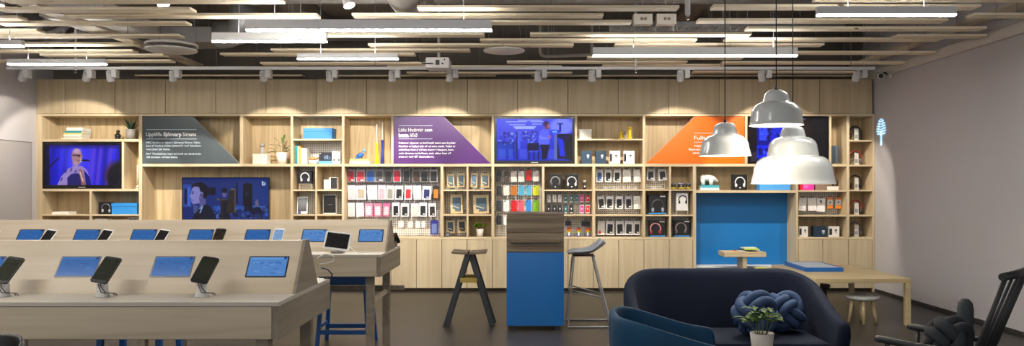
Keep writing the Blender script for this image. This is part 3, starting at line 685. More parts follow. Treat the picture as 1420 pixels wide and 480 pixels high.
# white polar bear
r = thing('polar_bear_figurine', 'white polar bear figurine walking on two stacked books', 'figurine', (X(984, YI), YI + .09, SH['nich'] + .0715))
m = MB(); m.ell((-.012, 0, .108), (.105, .05, .05), 20, 12); m.ell((-.065, 0, .11), (.05, .047, .046), 16, 10); m.ell((.055, 0, .095), (.055, .042, .042), 16, 10)
m.cyl((.07, 0, .098), (.115, 0, .070), .033, .024, 14); m.ell((.115, 0, .068), (.028, .022, .02), 12, 8); m.cyl((.12, 0, .066), (.139, 0, .056), .016, .010, 10); m.ell((.139, 0, .056), .010, 8, 6)
for x, y in ((-.085, -.025), (-.06, .025), (.035, -.025), (.055, .025)): m.cyl((x, y, .085), (x + .002, y, .002), .031, .023, 12)
for y in (-.016, .016): m.ell((.098, y, .09), .007, 8, 6)
m.build('body', mat('#e9e7e2', .5), r)

# generic boxed goods ---------------------------------------------------------
def headset(mb, cx, cz, y, R0, cup, tilt=0.0, mi=0, mi2=1, thick=.010):
    """head band arc with two ear cups, lying against a front at depth y"""
    pts = []
    for k in range(15):
        t = R(-25 + 230 * k / 14); pts.append((cx + R0 * math.cos(t), y, cz + R0 * 1.05 * math.sin(t)))
    mb.tube(pts, thick, 8, mi=mi)
    for sx in (-1, 1):
        a = R(-25) if sx > 0 else R(205)
        p = Vector((cx + R0 * .93 * math.cos(a), y, cz + R0 * 1.05 * math.sin(a) - cup * .4)); mb.ell(p, (cup * .62, thick * 1.4, cup), 12, 8, mi2)
def boxed_headphones(x0, x1, y0, zs, label, boxcol, band, cup, Y=YI, depth=.1, stripe=None, group=None, name='headphone_box', tagc=None, off=(0, 0), badge=None):
    a, b = X(x0, Y), X(x1, Y); h = Zz(y0, Y) - zs; w = (b - a) / 2
    r = thing(name, label, 'headphones', ((a + b) / 2, Y + depth / 2, zs), group=group); d = depth / 2
    MB().box(-w, w, -d, d, 0, h).build('carton', mat(boxcol, .4), r, bev=.002)
    hs = MB(); R0 = min(w * .68, h * .33); headset(hs, off[0] * w, h * .50 + off[1] * h, -d - .004, R0, R0 * .42, thick=max(.005, R0 * .13))
    hs.build('headphones', [mat(band, .35), mat(cup, .35)], r)
    if stripe: MB().box(-w - .0008, w + .0008, -d - .0012, d, .006, .022).build('stripe', mat(stripe, .4), r)
    if tagc: MB().box(w * .3, w * .92, -d - .0014, -d, h * .9, h * .96).build('label', mat(tagc, .5), r)
    if badge: MB().cyl((off[0] * w, -d - .003, h * .16), (off[0] * w, -d, h * .16), w * .1, seg=14).build('badge', mat(badge, .4), r)
    return r
def clear_stand(x0, x1, y0, zs, label, Y=YI, depth=.12):
    a, b = X(x0, Y), X(x1, Y); h = Zz(y0, Y) - zs - .001; w = (b - a) / 2
    r = thing('display_riser', label, 'stand', ((a + b) / 2, Y + depth / 2, zs)); d = depth / 2
    MB().box(-w, w, -d, d, h - .004, h).box(-w, -w + .004, -d, d, 0, h - .004).box(w - .004, w, -d, d, 0, h - .004).box(-w + .004, w - .004, d - .004, d, 0, h - .004).build('stand', mat('#d8d2c6', .25), r, bev=.001)
clear_stand(414.5, 431.5, 254.8, SH['mid'], 'pale riser lifting the boxed black and white headphones')
boxed_headphones(414, 432, 237.2, zf(254.8) + .001, 'black box with white headphones on a pale riser', '#1d1b26', '#ececec', '#f2f2f2', group='boxed headphones')
boxed_headphones(761, 779, 241.2, SH['mid'], 'black box with grey headphones in the wood-backed cubby', '#17171a', '#8b9094', '#4c5054', group='boxed headphones', badge='#cfd2d4')
boxed_headphones(783.8, 802, 241.4, SH['mid'], 'black box with silver headphones beside the grey headphones box', '#121215', '#cdd1d4', '#dfe2e4', group='boxed headphones', badge='#e8e8e8')
boxed_headphones(1016.5, 1036, 242.3, SH['nich'], 'black box with white headphones right of the polar bear', '#17171b', '#d9dcdf', '#eef0f2', group='boxed headphones', badge='#e8e8e8')
boxed_headphones(899.5, 923.6, 270.5, SH['mid2'] - .002, 'large black headphone box with blue base stripe and white corner tag', '#131317', '#3b3c44', '#8f95a8', stripe='#3d92e0', tagc='#e6e6e6', group='boxed headphones', off=(0.05, -.08))
boxed_headphones(901, 922, 306, SH['base'], 'black box with red and white headphones and blue stripe', '#141417', '#c9868a', '#a9383c', stripe='#3d92e0', tagc='#e6e6e6', group='boxed headphones', off=(-.25, 0))
boxed_headphones(935, 956.5, 305.8, SH['base'], 'black box with brown-grey headphones and blue stripe', '#17171a', '#8a7d78', '#6b5a58', stripe='#3d92e0', tagc='#e6e6e6', group='boxed headphones', off=(-.15, .02))
boxed_headphones(937.8, 954, 268, SH['mid2'] + .055, 'white box with black headphones hanging above the brown pair', '#ebe9ea', '#24242a', '#24242a', group='boxed headphones', off=(.1, .12), depth=.09)
clear_stand(938.2, 953.6, (259 - (SH['mid2'] + .054 - 1.5) / YI * F), SH['mid2'], 'pale riser under the white headphone box')
boxed_headphones(460.2, 471.8, 209.5, SH['main'], 'white headphone box with black ear cups next to the dark picture carton', '#e9e6e3', '#efefef', '#1f2024', group='boxed headphones', off=(.1, -.05), tagc='#c9483f')
boxed_headphones(136.4, 153.6, 280.3, SH['low'], 'black picture carton beside the blue storage box', '#18181b', '#5a5a60', '#a8a8ac', Y=10.88, group='boxed headphones', off=(.25, .0))

def carton(x0, x1, y0, zs, label, col, cat='box', Y=YI, depth=.09, face=None, group=None, rot=0.0, name='product_carton', deco=None):
    a, b = X(x0, Y), X(x1, Y); h = Zz(y0, Y) - zs; w = (b - a) / 2; d = depth / 2
    r = thing(name, label, cat, ((a + b) / 2, Y + d, zs), R(rot), group)
    MB().box(-w, w, -d, d, 0, h).build('carton', mat(col, .45), r, bev=.0015)
    if face:   # printed window: (u0,u1,v0,v1,colour)
        for (u0, u1, v0, v1, c) in face:
            MB().rrect(-w + 2 * w * u0, -w + 2 * w * u1, h * v0, h * v1, -d - .0012, -d, .003).build('printed_panel', mat(c, .35), r)
    if deco: deco(r, w, d, h)
    return r
def emblem(c, fx=.62, fy=.6):
    def f(r, w, d, h):
        m = MB(); x = -w + 2 * w * fx; zc = h * fy; m.rrect(x - w * .24, x + w * .24, zc - .002, zc + w * .26, -d - .0015, -d, .012)
        for i in range(3): m.box(x - w * (.22 - .05 * i), x + w * (.22 - .05 * i), -d - .0015, -d, zc - .012 - .010 * i, zc - .007 - .010 * i)
        m.build('emblem', mat(c, .5), r)
    return f
NAVY = '#1f3b54'
for x0, x1, c, e, lab in [(806.2, 821, NAVY, '#dfe6ea', 'navy carton with white emblem nearest the television'), (826, 840.4, NAVY, '#dfe6ea', 'navy carton with white emblem next to the white cartons'),
                          (845.4, 860, '#e9e7e2', '#3d4c58', 'white carton with dark side window next to the navy cartons'), (865, 880, '#eceae6', '#3d4c58', 'white carton with dark side window nearest the orange sign')]:
    carton(x0, x1, 209.2, SH['main'], lab, c, face=None if c == NAVY else [(.02, .22, .2, .78, '#23262b'), (.08, .19, .25, .55, '#c9c5bd')], group='cartons with an emblem', deco=emblem(e))
carton(1107.8, 1120.5, 314.2, SH['base'], 'white emblem carton at the divider beside the blue niche', '#e6e3dd', face=[(.05, .3, .2, .8, '#2a2c30')], deco=emblem('#3d4c58', .7), group='cartons with an emblem')
carton(1129, 1146.6, 314.2, SH['base'], 'navy emblem carton standing between two white ones', '#1c3145', deco=emblem('#cfd8de', .74, .5), group='cartons with an emblem', depth=.12, rot=-3)
carton(1149.6, 1164, 314.2, SH['base'], 'white emblem carton on the right of the low navy carton', '#e9e6e0', face=[(.02, .3, .2, .8, '#2a2c30')], deco=emblem('#3d4c58', .66), group='cartons with an emblem')
carton(449, 455.8, 249.3, SH['mid'], 'small plain white carton behind the black-fronted one', '#e9e5dd', depth=.12)
carton(456.2, 467.6, 246.2, SH['mid'], 'white carton with black front panel beside the small plain one', '#e4e1da', face=[(.22, .98, .04, .97, '#2b2c30')], depth=.12)
carton(448, 466.5, 270, SH['mid2'], 'black framed tablet carton with silver border', '#c7c7c4', face=[(.03, .97, .07, .97, '#1d1d20'), (.3, .7, .48, .5, '#9a9a9a')], depth=.05, rot=-3)
carton(442.5, 459.4, 211.3, SH['main'] + .043, 'dark picture carton on a pale blue base', '#20252f', face=[(.05, .12, .8, .92, '#dfe6ea'), (.42, .55, .2, .6, '#5f7fa8'), (.6, .72, .2, .66, '#7f93b4'), (.77, .92, .15, .55, '#49648c')], depth=.1)
carton(441.6, 459.8, 223.3 - .4, SH['main'], 'pale blue flat base box under the dark picture carton', '#67a4dd', depth=.13)
carton(1053.5, 1096, 255, SH['nich'], 'wide blue box on the niche top under the largest lamp', '#4a98dc', depth=.2)
carton(1109.3, 1129, 255.6, SH['nich'], 'bright pink box on the shelf under the largest lamp', '#ea3aa0', face=[(.0, .2, .0, 1, '#c8263a'), (.25, .6, .35, .9, '#f06cb8')], depth=.12)
carton(1130.8, 1146, 256, SH['nich'], 'brown box between the bright pink and white boxes', '#8c7566', depth=.12)
carton(1147, 1163, 258.5, SH['nich'], 'low white box carrying dark headphones', '#e4ded6', depth=.12)
r = thing('headphones', 'dark brown headphones set on the low white box', 'headphones', (X(1160.5, YI), YI + .06, Zz(258.5, YI) + .001))
hs = MB(); headset(hs, 0, .075, 0, .045, .03, thick=.008); hs.v = [(x, y, z - min(q[2] for q in hs.v) * 0) for x, y, z in hs.v]
mz = min(q[2] for q in hs.v); hs.v = [(x * .8, y, z - mz) for x, y, z in hs.v]; hs.build('frame', [mat('#3a2624', .4), mat('#2b1e1e', .4)], r)
r = thing('speaker', 'tall dark grey fabric speaker in the narrow cubby', 'speaker', (X(1160.6, YI), YI + .07, SH['main']))
MB().lathe([(0, 0), (.055, 0), (.058, .006), (.058, .250), (.052, .262), (0, .262)], 28).build('body', mat('#5b6670', .85, var=.2, nscale=160), r)
MB().lathe([(.0, .263), (.044, .263), (.044, .266), (0, .266)], 24).build('top_plate', mat('#33383d', .3), r)
m = MB()
for q in (-.03, -.01, .01, .03): m.box(q - .002, q + .002, -.0605, -.045, .02, .24)
m.build('rib', mat('#3f474e', .7), r)
for x0, x1, c, lab in [(931.3, 938.6, '#b9a94a', 'small dark jar with yellow label nearest the divider'), (940.6, 950.8, '#9a8fb8', 'wider dark jar with purple top between two jars'), (951.6, 958.8, '#b9a94a', 'small dark jar with yellow label next to the niche')]:
    w = (X(x1, YI) - X(x0, YI)) / 2
    r = thing('jar', lab, 'jar', (X((x0 + x1) / 2, YI), YI + w + .01, SH['mid']), group='three small jars')
    MB().lathe([(0, 0), (w * .92, 0), (w * .96, .006), (w * .96, .062), (w * .8, .068), (0, .068)], 20).build('body', mat('#2c2a2e', .3), r)
    MB().lathe([(w * .97, .006), (w * .985, .006), (w * .985, .028), (w * .97, .028)], 20).build('label', mat('#c9b23c', .5), r)
    MB().lathe([(0, .069), (w * .86, .069), (w * .86, .089), (0, .089)], 20).build('lid', mat(c if c != '#b9a94a' else '#6d6c70', .4), r)
r = thing('bottle', 'small dark bottle with white cap beside the boxed headphones', 'bottle', (X(811.2, YI), YI + .05, SH['mid']))
MB().lathe([(0, 0), (.022, 0), (.024, .004), (.024, .085), (.018, .095), (0, .095)], 18).build('body', mat('#1b1c20', .3), r); MB().lathe([(0, .0955), (.017, .0955), (.019, .118), (.016, .128), (0, .129)], 16).build('cap', mat('#b9bcc0', .35), r)
MB().box(-.012, .012, -.0262, -.022, .03, .05).build('label', mat('#d6d6d6', .5), r)
for px, h, rr_, lab in [(862, .112, .034, 'short yellow domed mill on the shelf'), (873.8, .185, .033, 'tall yellow mill with a ball top')]:
    r = thing('mill', lab, 'ornament', (X(px, YI), YI + .06, SH['r1b']), group='yellow mills')
    MB().lathe([(0, 0), (rr_ * 1.15, 0), (rr_ * 1.15, .016), (rr_ * .62, .026), (rr_ * .60, h - .05), (rr_ * .5, h - .045), (0, h - .045)], 22).build('body', mat('#ecc80e', .4), r)
    MB().ell((0, 0, h - .022), (rr_ * .72, rr_ * .72, .023), 16, 10).build('top', mat('#f2d01a', .35), r)
r = thing('brush', 'small grey brush upright between the two yellow mills', 'brush', (X(867.3, YI), YI + .06, SH['r1b']))
MB().cyl((0, 0, 0), (0, 0, .062), .006, seg=10).cyl((0, 0, 0), (0, 0, .004), .014, seg=14).build('handle', mat('#8d867c', .5), r); MB().ell((0, 0, .088), (.017, .012, .027), 14, 8).build('head', mat('#77716a', .7), r)
# white tablet standing on a small stand, and the flat things peeping over the far table
def framed(x0, x1, y0, zs, label, Y=YI, frame='#e8e6e2', scr='#26262a', name='tablet_display', lean=-8, extra=None):
    a, b = X(x0, Y), X(x1, Y); h = (Zz(y0, Y) - zs) / math.cos(R(lean)); w = (b - a) / 2
    r = thing(name, label, 'tablet', ((a + b) / 2, Y + .03, zs)); r.rotation_euler[0] = R(lean)
    MB().rrect(-w, w, 0, h, 0, .010, .008).build('housing', mat(frame, .35), r, bev=.001); MB().rrect(-w * .82, w * .82, h * .14, h * .92, -.0012, -.0002, .002).build('screen', mat(scr, .12), r)
    MB().box(-w * .4, w * .4, .0105, .05, .006, .014).build('foot', mat('#bdbab4', .4), r)
    if extra: extra(r, w, h)
    return r
framed(410.6, 425.4, 273, SH['mid2'] + .004, 'white tablet with black screen in the pegboard cubby', extra=lambda r, w, h: MB().cyl((-w * .5, -.0022, h * .07), (-w * .5, -.0004, h * .07), w * .3, seg=16).build('sticker', mat('#3c4a8c', .4), r))
framed(174, 189, 301.5, SH['base'] + .008, 'white framed screen at the bottom of the left shelving', Y=10.86)
carton(131.5, 148.5, 303.5, SH['base'] + .005, 'white flat-topped box low in the left shelving', '#e3e0da', Y=10.86, depth=.14)

# headphones on white package stands in the end column
for i, (zk, c, c2, lab) in enumerate([('c1', '#1f1b1b', '#211d1d', 'black headphones on a white tag stand, topmost in the end column'), ('c2', '#8c2f30', '#6b6668', 'red and grey headphones, second from top in the end column'),
                                      ('c3', '#1e1a1a', '#1c1919', 'black headphones in the middle cubby of the end column'), ('c4', '#a33238', '#4c4a4c', 'red headphones with dark cups, second lowest in the end column'), ('base', '#55565a', '#5f6165', 'grey headphones in the lowest cubby of the end column')]):
    r = thing('headphones_on_stand', lab, 'headphones', (X(1189.6, YI), YI + .09, SH[zk]), group='headphones in the end column')
    hs = MB(); headset(hs, 0, .118, .0, .086, .043, thick=.011); hs.build('headphones', [mat(c, .4), mat(c2, .4)], r)
    st = MB(); st.box(-.040, .040, -.05, .02, 0, .006); st.build('base', OFFW, r)
    MB().box(-.029, .029, -.045, -.034, .0065, .172).build('tag', mat('#dedbd6', .5), r); MB().box(-.022, .022, -.0462, -.0452, .03, .085).build('tag_print', mat('#9c9c9e', .5), r)
    MB().cyl((0, .0, .0065), (0, .0, .185), .006, seg=10).build('post', mat('#c9c6c0', .3), r)

# ================================================================== HANGING PACKS
rp = random.Random(11)
def pack(board, x0, x1, y0, y1, card, case, label, style='frame', group=None, roll=None, sleeve=None, cat='phone case', name='phone_case_pack', Y=10.985, tag_white=False):
    k = Y / F; w = (x1 - x0) * k / 2; H = (y1 - y0) * k; xc = X((x0 + x1) / 2, Y); zh = Zz(y0, Y) - .0087
    roll = rp.uniform(-2.5, 2.5) if roll is None else roll
    hook(board, xc, zh, Y)
    top, bot = -.010, -(H - .0087)
    r = MB().rrect(-w, w, bot, top, 0, .010, .004).build(name, mat(card, .42, var=.03), None, (xc, Y, zh))
    r.rotation_euler[1] = R(roll); tag(r, label, cat, group)
    MB().box(-.018, .018, .002, .006, .0027, .0085).box(-.018, -.008, .002, .006, top, .0027).box(.008, .018, .002, .006, top, .0027).build('hang_tab', mat('#4a4470' if sleeve else '#2b2b2f', .5), r)
    if sleeve: MB().box(-w + .001, w - .001, .0102, .030, bot + .002, top - .002).build('sleeve', mat(sleeve, .5), r)
    h = top - bot
    if style in ('frame', 'clear'):
        a = .66 if style == 'frame' else .80
        t_, b_ = top - h * (.24 if style == 'frame' else .16), bot + h * (.10 if style == 'frame' else .06)
        c = MB(); c.rrect(-w * a, w * a, b_, t_, -.006, -.0002, w * .18, mi=0); c.build('phone_case', mat(case, .4), r, bev=.0015)
        MB().cyl((-w * a * .55, -.0068, t_ - h * .07), (-w * a * .55, -.0060, t_ - h * .07), w * .10, seg=10).build('camera_hole', mat('#3a3a3e', .3), r)
        if tag_white: MB().box(w * .02, w * a * .85, -.0070, -.0061, b_ + h * .05, b_ + h * .12).build('price_label', mat('#e8e8e8', .5), r)
        if style == 'clear': MB().box(-w * .5, w * .5, -.0008, -.0001, top - h * .10, top - h * .03).build('brand_strip', mat('#8a86a0', .4), r)
    elif style == 'bare':
        c = MB(); c.rrect(-w * .93, w * .93, bot + .002, top - .002, -.010, -.0002, w * .26); c.build('phone_case', mat(case, .38), r, bev=.002)
        MB().rrect(-w * .78, -w * .18, top - h * .14, top - h * .07, -.0112, -.0101, .004).build('camera_hole', mat('#3b3a3c', .3), r); MB().cyl((0, -.0108, bot + h * .5), (0, -.0101, bot + h * .5), w * .12, seg=12).build('emblem', mat('#8f8f93', .4), r)
    elif style == 'wallet':
        MB().rrect(-w * .62, w * .66, bot + h * .14, top - h * .16, -.014, -.0002, .006).build('phone_case', mat(case, .6, var=.12, nscale=60), r, bev=.002)
        a, b = (-w * .60, bot + h * .42), (w * .40, bot + h * .30)
        MB().prism([(a[0], a[1] - .010), (b[0], b[1] - .010), b, a], -.0155, -.0142, 'XZ').build('strap', mat('#d9d2c0', .5), r)
        MB().rrect(-w * .98, -w * .28, bot + .002, bot + h * .24, -.0148, -.0141, .010).build('sleeve_corner', mat('#c9b48a', .6), r)
    elif style == 'wristband':
        MB().rrect(-w * .8, w * .8, bot + h * .08, top - h * .10, -.008, -.0002, w * .3).build('wristband', mat(case, .45, var=.35 if case in ('#2b6672',) else .06, nscale=60), r)
        MB().box(-w * .5, w * .5, -.0088, -.0081, bot + h * .06, bot + h * .16).build('label', mat('#e6e4de', .5), r)
        MB().ell((0, -.009, bot + h * .55), (w * .32, .002, w * .5), 10, 6).build('clasp', mat('#d5d9dc' if case not in ('#e6e4e0',) else '#6e6e72', .4), r)
    return r
PUR = '#5d5294'
rows = [(232.6, 252.4, 'top', [(482.4, 492, '#9b9aa2', '#8e2331', 'dark red', 'clear'), (494, 506, '#a9a6ae', '#c23b4c', 'pinkish red', 'clear'), (508, 519.6, '#8c8c94', '#23539f', 'blue', 'clear'), (520.4, 531.6, '#a4a3aa', '#45454b', 'dark grey', 'clear'),
            (533.5, 544, '#77767c', '#232326', 'black', 'clear'), (544.8, 556, '#b5b2ba', '#c3213f', 'bright red', 'clear'), (559, 569, '#76767b', '#17171a', 'plain black', 'clear'), (571.4, 582.4, '#7d7b7c', '#3a2a20', 'dark brown', 'clear'), (583.9, 594, '#8f8f94', '#151518', 'glossy black', 'clear'), (596, 607, '#bdbdc0', '#1c1d22', 'black wallet', 'clear')]),
        (255.8, 277, 'middle', [(482.0, 492.5, '#e9e4e6', '#e3c3ca', 'pale pink', 'frame'), (493.3, 507, '#ebe8e4', '#a59a87', 'taupe', 'frame'), (509.4, 523, '#ebe9e6', '#d9d6d0', 'white', 'frame'), (524.4, 535, '#dcd0d6', '#d4a4b4', 'rose', 'frame'), (536, 546.8, '#dddbd8', '#8f8d88', 'grey', 'frame'),
            (547.8, 559, '#e4e2e4', '#1d1d22', 'black', 'frame'), (561, 571.6, '#ebe6e8', '#d62b3a', 'red', 'frame'), (573.2, 584, '#eceae8', '#dedad6', 'plain white', 'frame'), (586.2, 598, '#ebe9ec', '#1e2d66', 'dark blue', 'frame'), (600, 609.4, '#2b2220', '#d9822a', 'orange', 'frame')]),
        (279.8, 300.4, 'third', [(482.2, 491.6, '#ebe8e6', '#d5d1cc', 'cream white', 'frame'), (493.6, 504, '#eae8e6', '#dad8d6', 'white', 'frame'), (505.9, 516.5, '#d589a6', '#e5d3d6', 'pink framed', 'frame'), (518.4, 529, '#d07c9c', '#e4d0d5', 'deeper pink framed', 'frame'), (531, 541, '#c9648e', '#dcc3cc', 'dark pink framed', 'frame'),
            (543.6, 553.6, '#e6e4e8', '#1b1b20', 'black', 'frame'), (555.8, 567, '#e8e6ea', '#202026', 'black', 'frame'), (570, 580.5, '#e4e2e0', '#d2cec8', 'translucent white', 'frame'), (581.4, 592, '#e6e5ea', '#24242a', 'tilted black', 'frame'), (594, 604.4, '#e6e4ea', '#2a2320', 'brown-black', 'frame')])]
for y0, y1, rn, its in rows:
    for i, (a, b, card, case, cn, st) in enumerate(its):
        pack('wide', a, b, y0 + rp.uniform(-.6, .6), y1, card, case, f'{cn} phone case pack, {ORD[i]} along the {rn} row below the purple sign', st, 'phone case packs on the wide pegboard', sleeve=PUR if st == 'frame' else None, tag_white=case in ('#1d1d22', '#1b1b20', '#202026', '#24242a', '#2a2320', '#45454b', '#c23b4c', '#8e2331', '#1e2d66'))
pack('wide', 597, 607.6, 304, 325.5, '#2b2f8f', '#6c7fb8', 'indigo blue phone case pack alone in the bottom row of the wide pegboard', 'frame', 'phone case packs on the wide pegboard', roll=0)
for i, (a, b, y0, y1) in enumerate([(552.2, 560, 305, 314.5), (565.8, 572.6, 305.6, 315), (576, 583, 305.4, 315), (584.4, 590, 305.6, 315)]):
    Y = 10.985; k = Y / F; xc = X((a + b) / 2, Y); zh = Zz(y0, Y) - .0087; hook('wide', xc, zh, Y); w = (b - a) * k / 2
    r = MB().rrect(-w, w, -(y1 - y0) * k, -.010, -.002, .003, .004).build('price_holder', mat('#dedcd8', .2), None, (xc, Y - .0, zh))
    tag(r, f'empty clear price holder on a hook, {ORD[i]} along the bottom row of the wide pegboard', 'price holder', 'empty price holders')
    MB().box(-.016, .016, -.001, .002, .0027, .0075).box(-.016, -.008, -.001, .002, -.010, .0027).box(.008, .016, -.001, .002, -.010, .0027).build('hang_tab', mat('#d0ccc8', .3), r)
    MB().box(-w * .8, w * .8, -.0032, -.0021, -(y1 - y0) * k * .8, -(y1 - y0) * k * .35).build('price_card', PAPER, r)
SLATE = '#4d6578'; KRAFT = '#d3bf97'
for bd, a, b, y0, y1, c, lab in [('wal_a', 619.4, 629.6, 239.6, 260.2, SLATE, 'kraft pack with slate blue wallet, first in the upper cubby'), ('wal_a', 633.8, 644.2, 238.6, 259.6, SLATE, 'kraft pack with slate blue wallet, second in the upper cubby'),
        ('wal_b', 653.2, 662.4, 238.2, 260, '#5d7c96', 'lighter kraft pack with blue wallet, upper cubby near the divider'), ('wal_b', 667, 678.6, 238.8, 260, SLATE, 'kraft pack with wide slate wallet, upper cubby beside the television'),
        ('wal_c', 624.2, 641, 267.6, 296.4, SLATE, 'large kraft pack with slate wallet in the second-row cubby'), ('wal_d', 656, 677.6, 268.4, 296.4, '#48606f', 'widest kraft pack with slate folio above the green plant'),
        ('wal_e', 618.4, 630, 303.6, 323.4, '#3c4f60', 'kraft pack with dark slate wallet over the small grey pouch'), ('wal_e', 634, 646, 302.8, 323, '#2a2f36', 'kraft framed pack with black wallet next to the green plant')]:
    pack(bd, a, b, y0, y1, KRAFT, c, lab, 'wallet', 'kraft wallet case packs', cat='wallet case', name='wallet_case_pack')
r = thing('pouch', 'small dark grey pouch lying below the kraft wallet packs', 'pouch', (X(620, YI), YI + .05, SH['base']))
MB().rrect(-.036, .036, 0, .066, -.02, .02, .012).build('body', mat('#45494e', .6), r, bev=.004); MB().rrect(-.02, .02, .02, .045, -.0212, -.0202, .004).build('label', mat('#8b8f94', .5), r)
# plant cubby gets its plain wooden back from the shelving itself
cols = [(688.2, 696.2), (698, 706.4), (708.2, 717), (718.4, 727.2), (729, 736.8), (738.6, 747.8)]
cc = [['#26262a', '#43362f', '#dccfc8', '#e0d9d2', '#d4141b', '#dcd6cf'], ['#343438', '#ead9cd', '#b56a1a', '#4ba3c8', '#55a8cc', '#c8ce14'], ['#3f4147', '#e8e8ea', '#d0141d', '#e65468', '#2a82d2', '#7cb40e'], ['#333439', '#eeeeee']]
cn = [['charcoal', 'brown', 'blush white', 'ivory', 'bright red', 'cream'], ['black', 'pale pink', 'tan orange', 'sky blue', 'light sky blue', 'yellow'], ['slate grey', 'clear white', 'red', 'coral pink', 'azure blue', 'lime green'], ['dark', 'pure white']]
for ri, (y0, y1) in enumerate([(235.4, 252.6), (255.4, 271.4), (275.8, 293.6), (296.4, 312)]):
    for ci in range(len(cc[ri])):
        dy = -1.8 if (ri == 0 and ci == 4) else (-.8 if (ri == 0 and ci == 5) else 0)
        pack('colour', *cols[ci], y0 + dy, y1 + dy, '#d9d7d4', cc[ri][ci], f'{cn[ri][ci]} smartphone case, {ORD[ri]} row, {ORD[ci]} column of the pegboard behind the counter', 'bare', 'coloured cases behind the counter', roll=rp.uniform(-.8, .8))
sx = [(758, 763.8), (766, 771.6), (773.6, 779.2), (781.5, 787.2), (789.4, 795.2), (797, 802.2), (804, 810), (812, 818)]
sc = [('#e6e4e0', 'white'), ('#e6e4e0', 'white'), ('#e6e4e0', 'white'), ('#2b6672', 'teal patterned'), ('#2b6672', 'teal patterned'), ('#2b6672', 'teal patterned'), ('#e0309a', 'magenta'), ('#e0282c', 'red')]
sb = [('#222226', 'black'), ('#222226', 'black'), ('#222226', 'black'), ('#2b6672', 'teal patterned'), ('#222226', 'black'), None, ('#e0309a', 'magenta'), ('#e0282c', 'red')]
for i in range(8):
    pack('strap', *sx[i], 267.6, 281, '#d4d2d0', sc[i][0], f'{sc[i][1]} wristband strip pack, {ORD[i]} in the upper row under the boxed headphones', 'wristband', 'wristband strip packs', roll=rp.uniform(-1, 1), cat='wristband', name='wristband_pack')
    if sb[i]: pack('strap', *sx[i], 282.4, 296.4, '#3b3b3f' if i < 5 else '#d4d2d0', sb[i][0], f'{sb[i][1]} wristband strip pack, {ORD[i]} in the lower row under the boxed headphones', 'wristband', 'wristband strip packs', roll=rp.uniform(-1, 1), cat='wristband', name='wristband_pack')
for a, b, y0, y1, lab in [(783, 792.6, 303.8, 313.4, 'dark sideways case pack half hidden by the counter'), (804.8, 819.6, 303.6, 314.6, 'wide dark sideways case pack over the rainbow packs')]:
    pack('rain', a, b, y0, y1, '#8b8d98', '#1f1f23', lab, 'clear', 'sideways case packs', roll=0)
for i, (a, b) in enumerate([(786, 792.2), (799.6, 805.2), (812, 818)]):
    Y = 10.985; k = Y / F; r = pack('rain', a, b, 314.6, 328, '#e8e4de', '#e8e4de', f'small rainbow striped pack, {ORD[i]} from the wooden counter', 'none', 'rainbow striped packs', roll=0, cat='pack', name='rainbow_pack')
    w = (b - a) * k / 2; H = 13.4 * k - .0187
    for q, c in enumerate(['#5b3f8f', '#35538f', '#3f8a3f', '#e3c928', '#e88a24', '#d8372c']):
        MB().box(-w + .001, w - .001, -.0035, -.0002, -.010 - H + H * q / 6 + .0004, -.010 - H + H * (q + 1) / 6).build('colour_band', mat(c, .4), r)
    MB().rrect(-w * .4, w * .4, -.010 - H * .9, -.010 - H * .5, -.0055, -.0036, .006).build('window', mat('#e4e2de', .4), r)
blk = [('blk_a', 233.2, 252.6, 'upper', [(826.8, 836, '#dfe0e6', '#2a4f86', 'blue'), (838.8, 848, '#dcdcde', '#222226', 'black'), (851.2, 861, '#e2e2e4', '#1e1e22', 'black'), (863.6, 874.4, '#e9e8e6', '#d9d7d4', 'white'), (878.4, 888, '#eae9e8', '#dcdad8', 'white')]),
       ('blk_b', 270, 290, 'middle', [(827.6, 837.6, '#e2e1e4', '#252529', 'tilted black'), (840.6, 850.8, '#e4e3e5', '#222227', 'black'), (853.8, 864, '#e4e3e6', '#222227', 'black'), (866.4, 876.6, '#bcbcc2', '#202024', 'black'), (878.4, 888, '#eae9e6', '#dbd9d6', 'white')]),
       ('blk_c', 304.6, 325.8, 'lower', [(829, 838.8, '#eceae6', '#e0deda', 'white'), (840.8, 852, '#e2e1e4', '#232328', 'black'), (853.8, 865, '#e0dfe3', '#232328', 'black'), (866.8, 878.4, '#e2e1e5', '#232328', 'black'), (879, 888.2, '#e2e1e5', '#232328', 'black')])]
for bd, y0, y1, rn, its in blk:
    for i, (a, b, card, case, c) in enumerate(its):
        r = pack(bd, a, b, y0, y1, card, case, f'{c} case in pale pack, {ORD[i]} in the {rn} cubby below the white cartons', 'frame', 'pale case packs in three cubbies', roll=-6 if 'tilted' in c else None, sleeve='#a9a5b8', tag_white=case.startswith('#2') or case.startswith('#1'))
        if bd == 'blk_c' and i == 0: MB().cyl((-.02, -.0085, -.175), (-.02, -.0062, -.175), .020, seg=16).build('sticker', mat('#c22a35', .4), r)
pack('pair', 897.2, 908, 232.4, 250.4, '#cfced3', '#29292d', 'upright black case pack in the cubby under the orange sign', 'frame', 'case packs under the orange sign', roll=1, sleeve='#8f8b9c', tag_white=True)
pack('pair', 912, 923.4, 232.2, 250.4, '#d4d3d7', '#27272b', 'tilted black case pack in the cubby under the orange sign', 'frame', 'case packs under the orange sign', roll=-5, sleeve='#8f8b9c', tag_white=True)
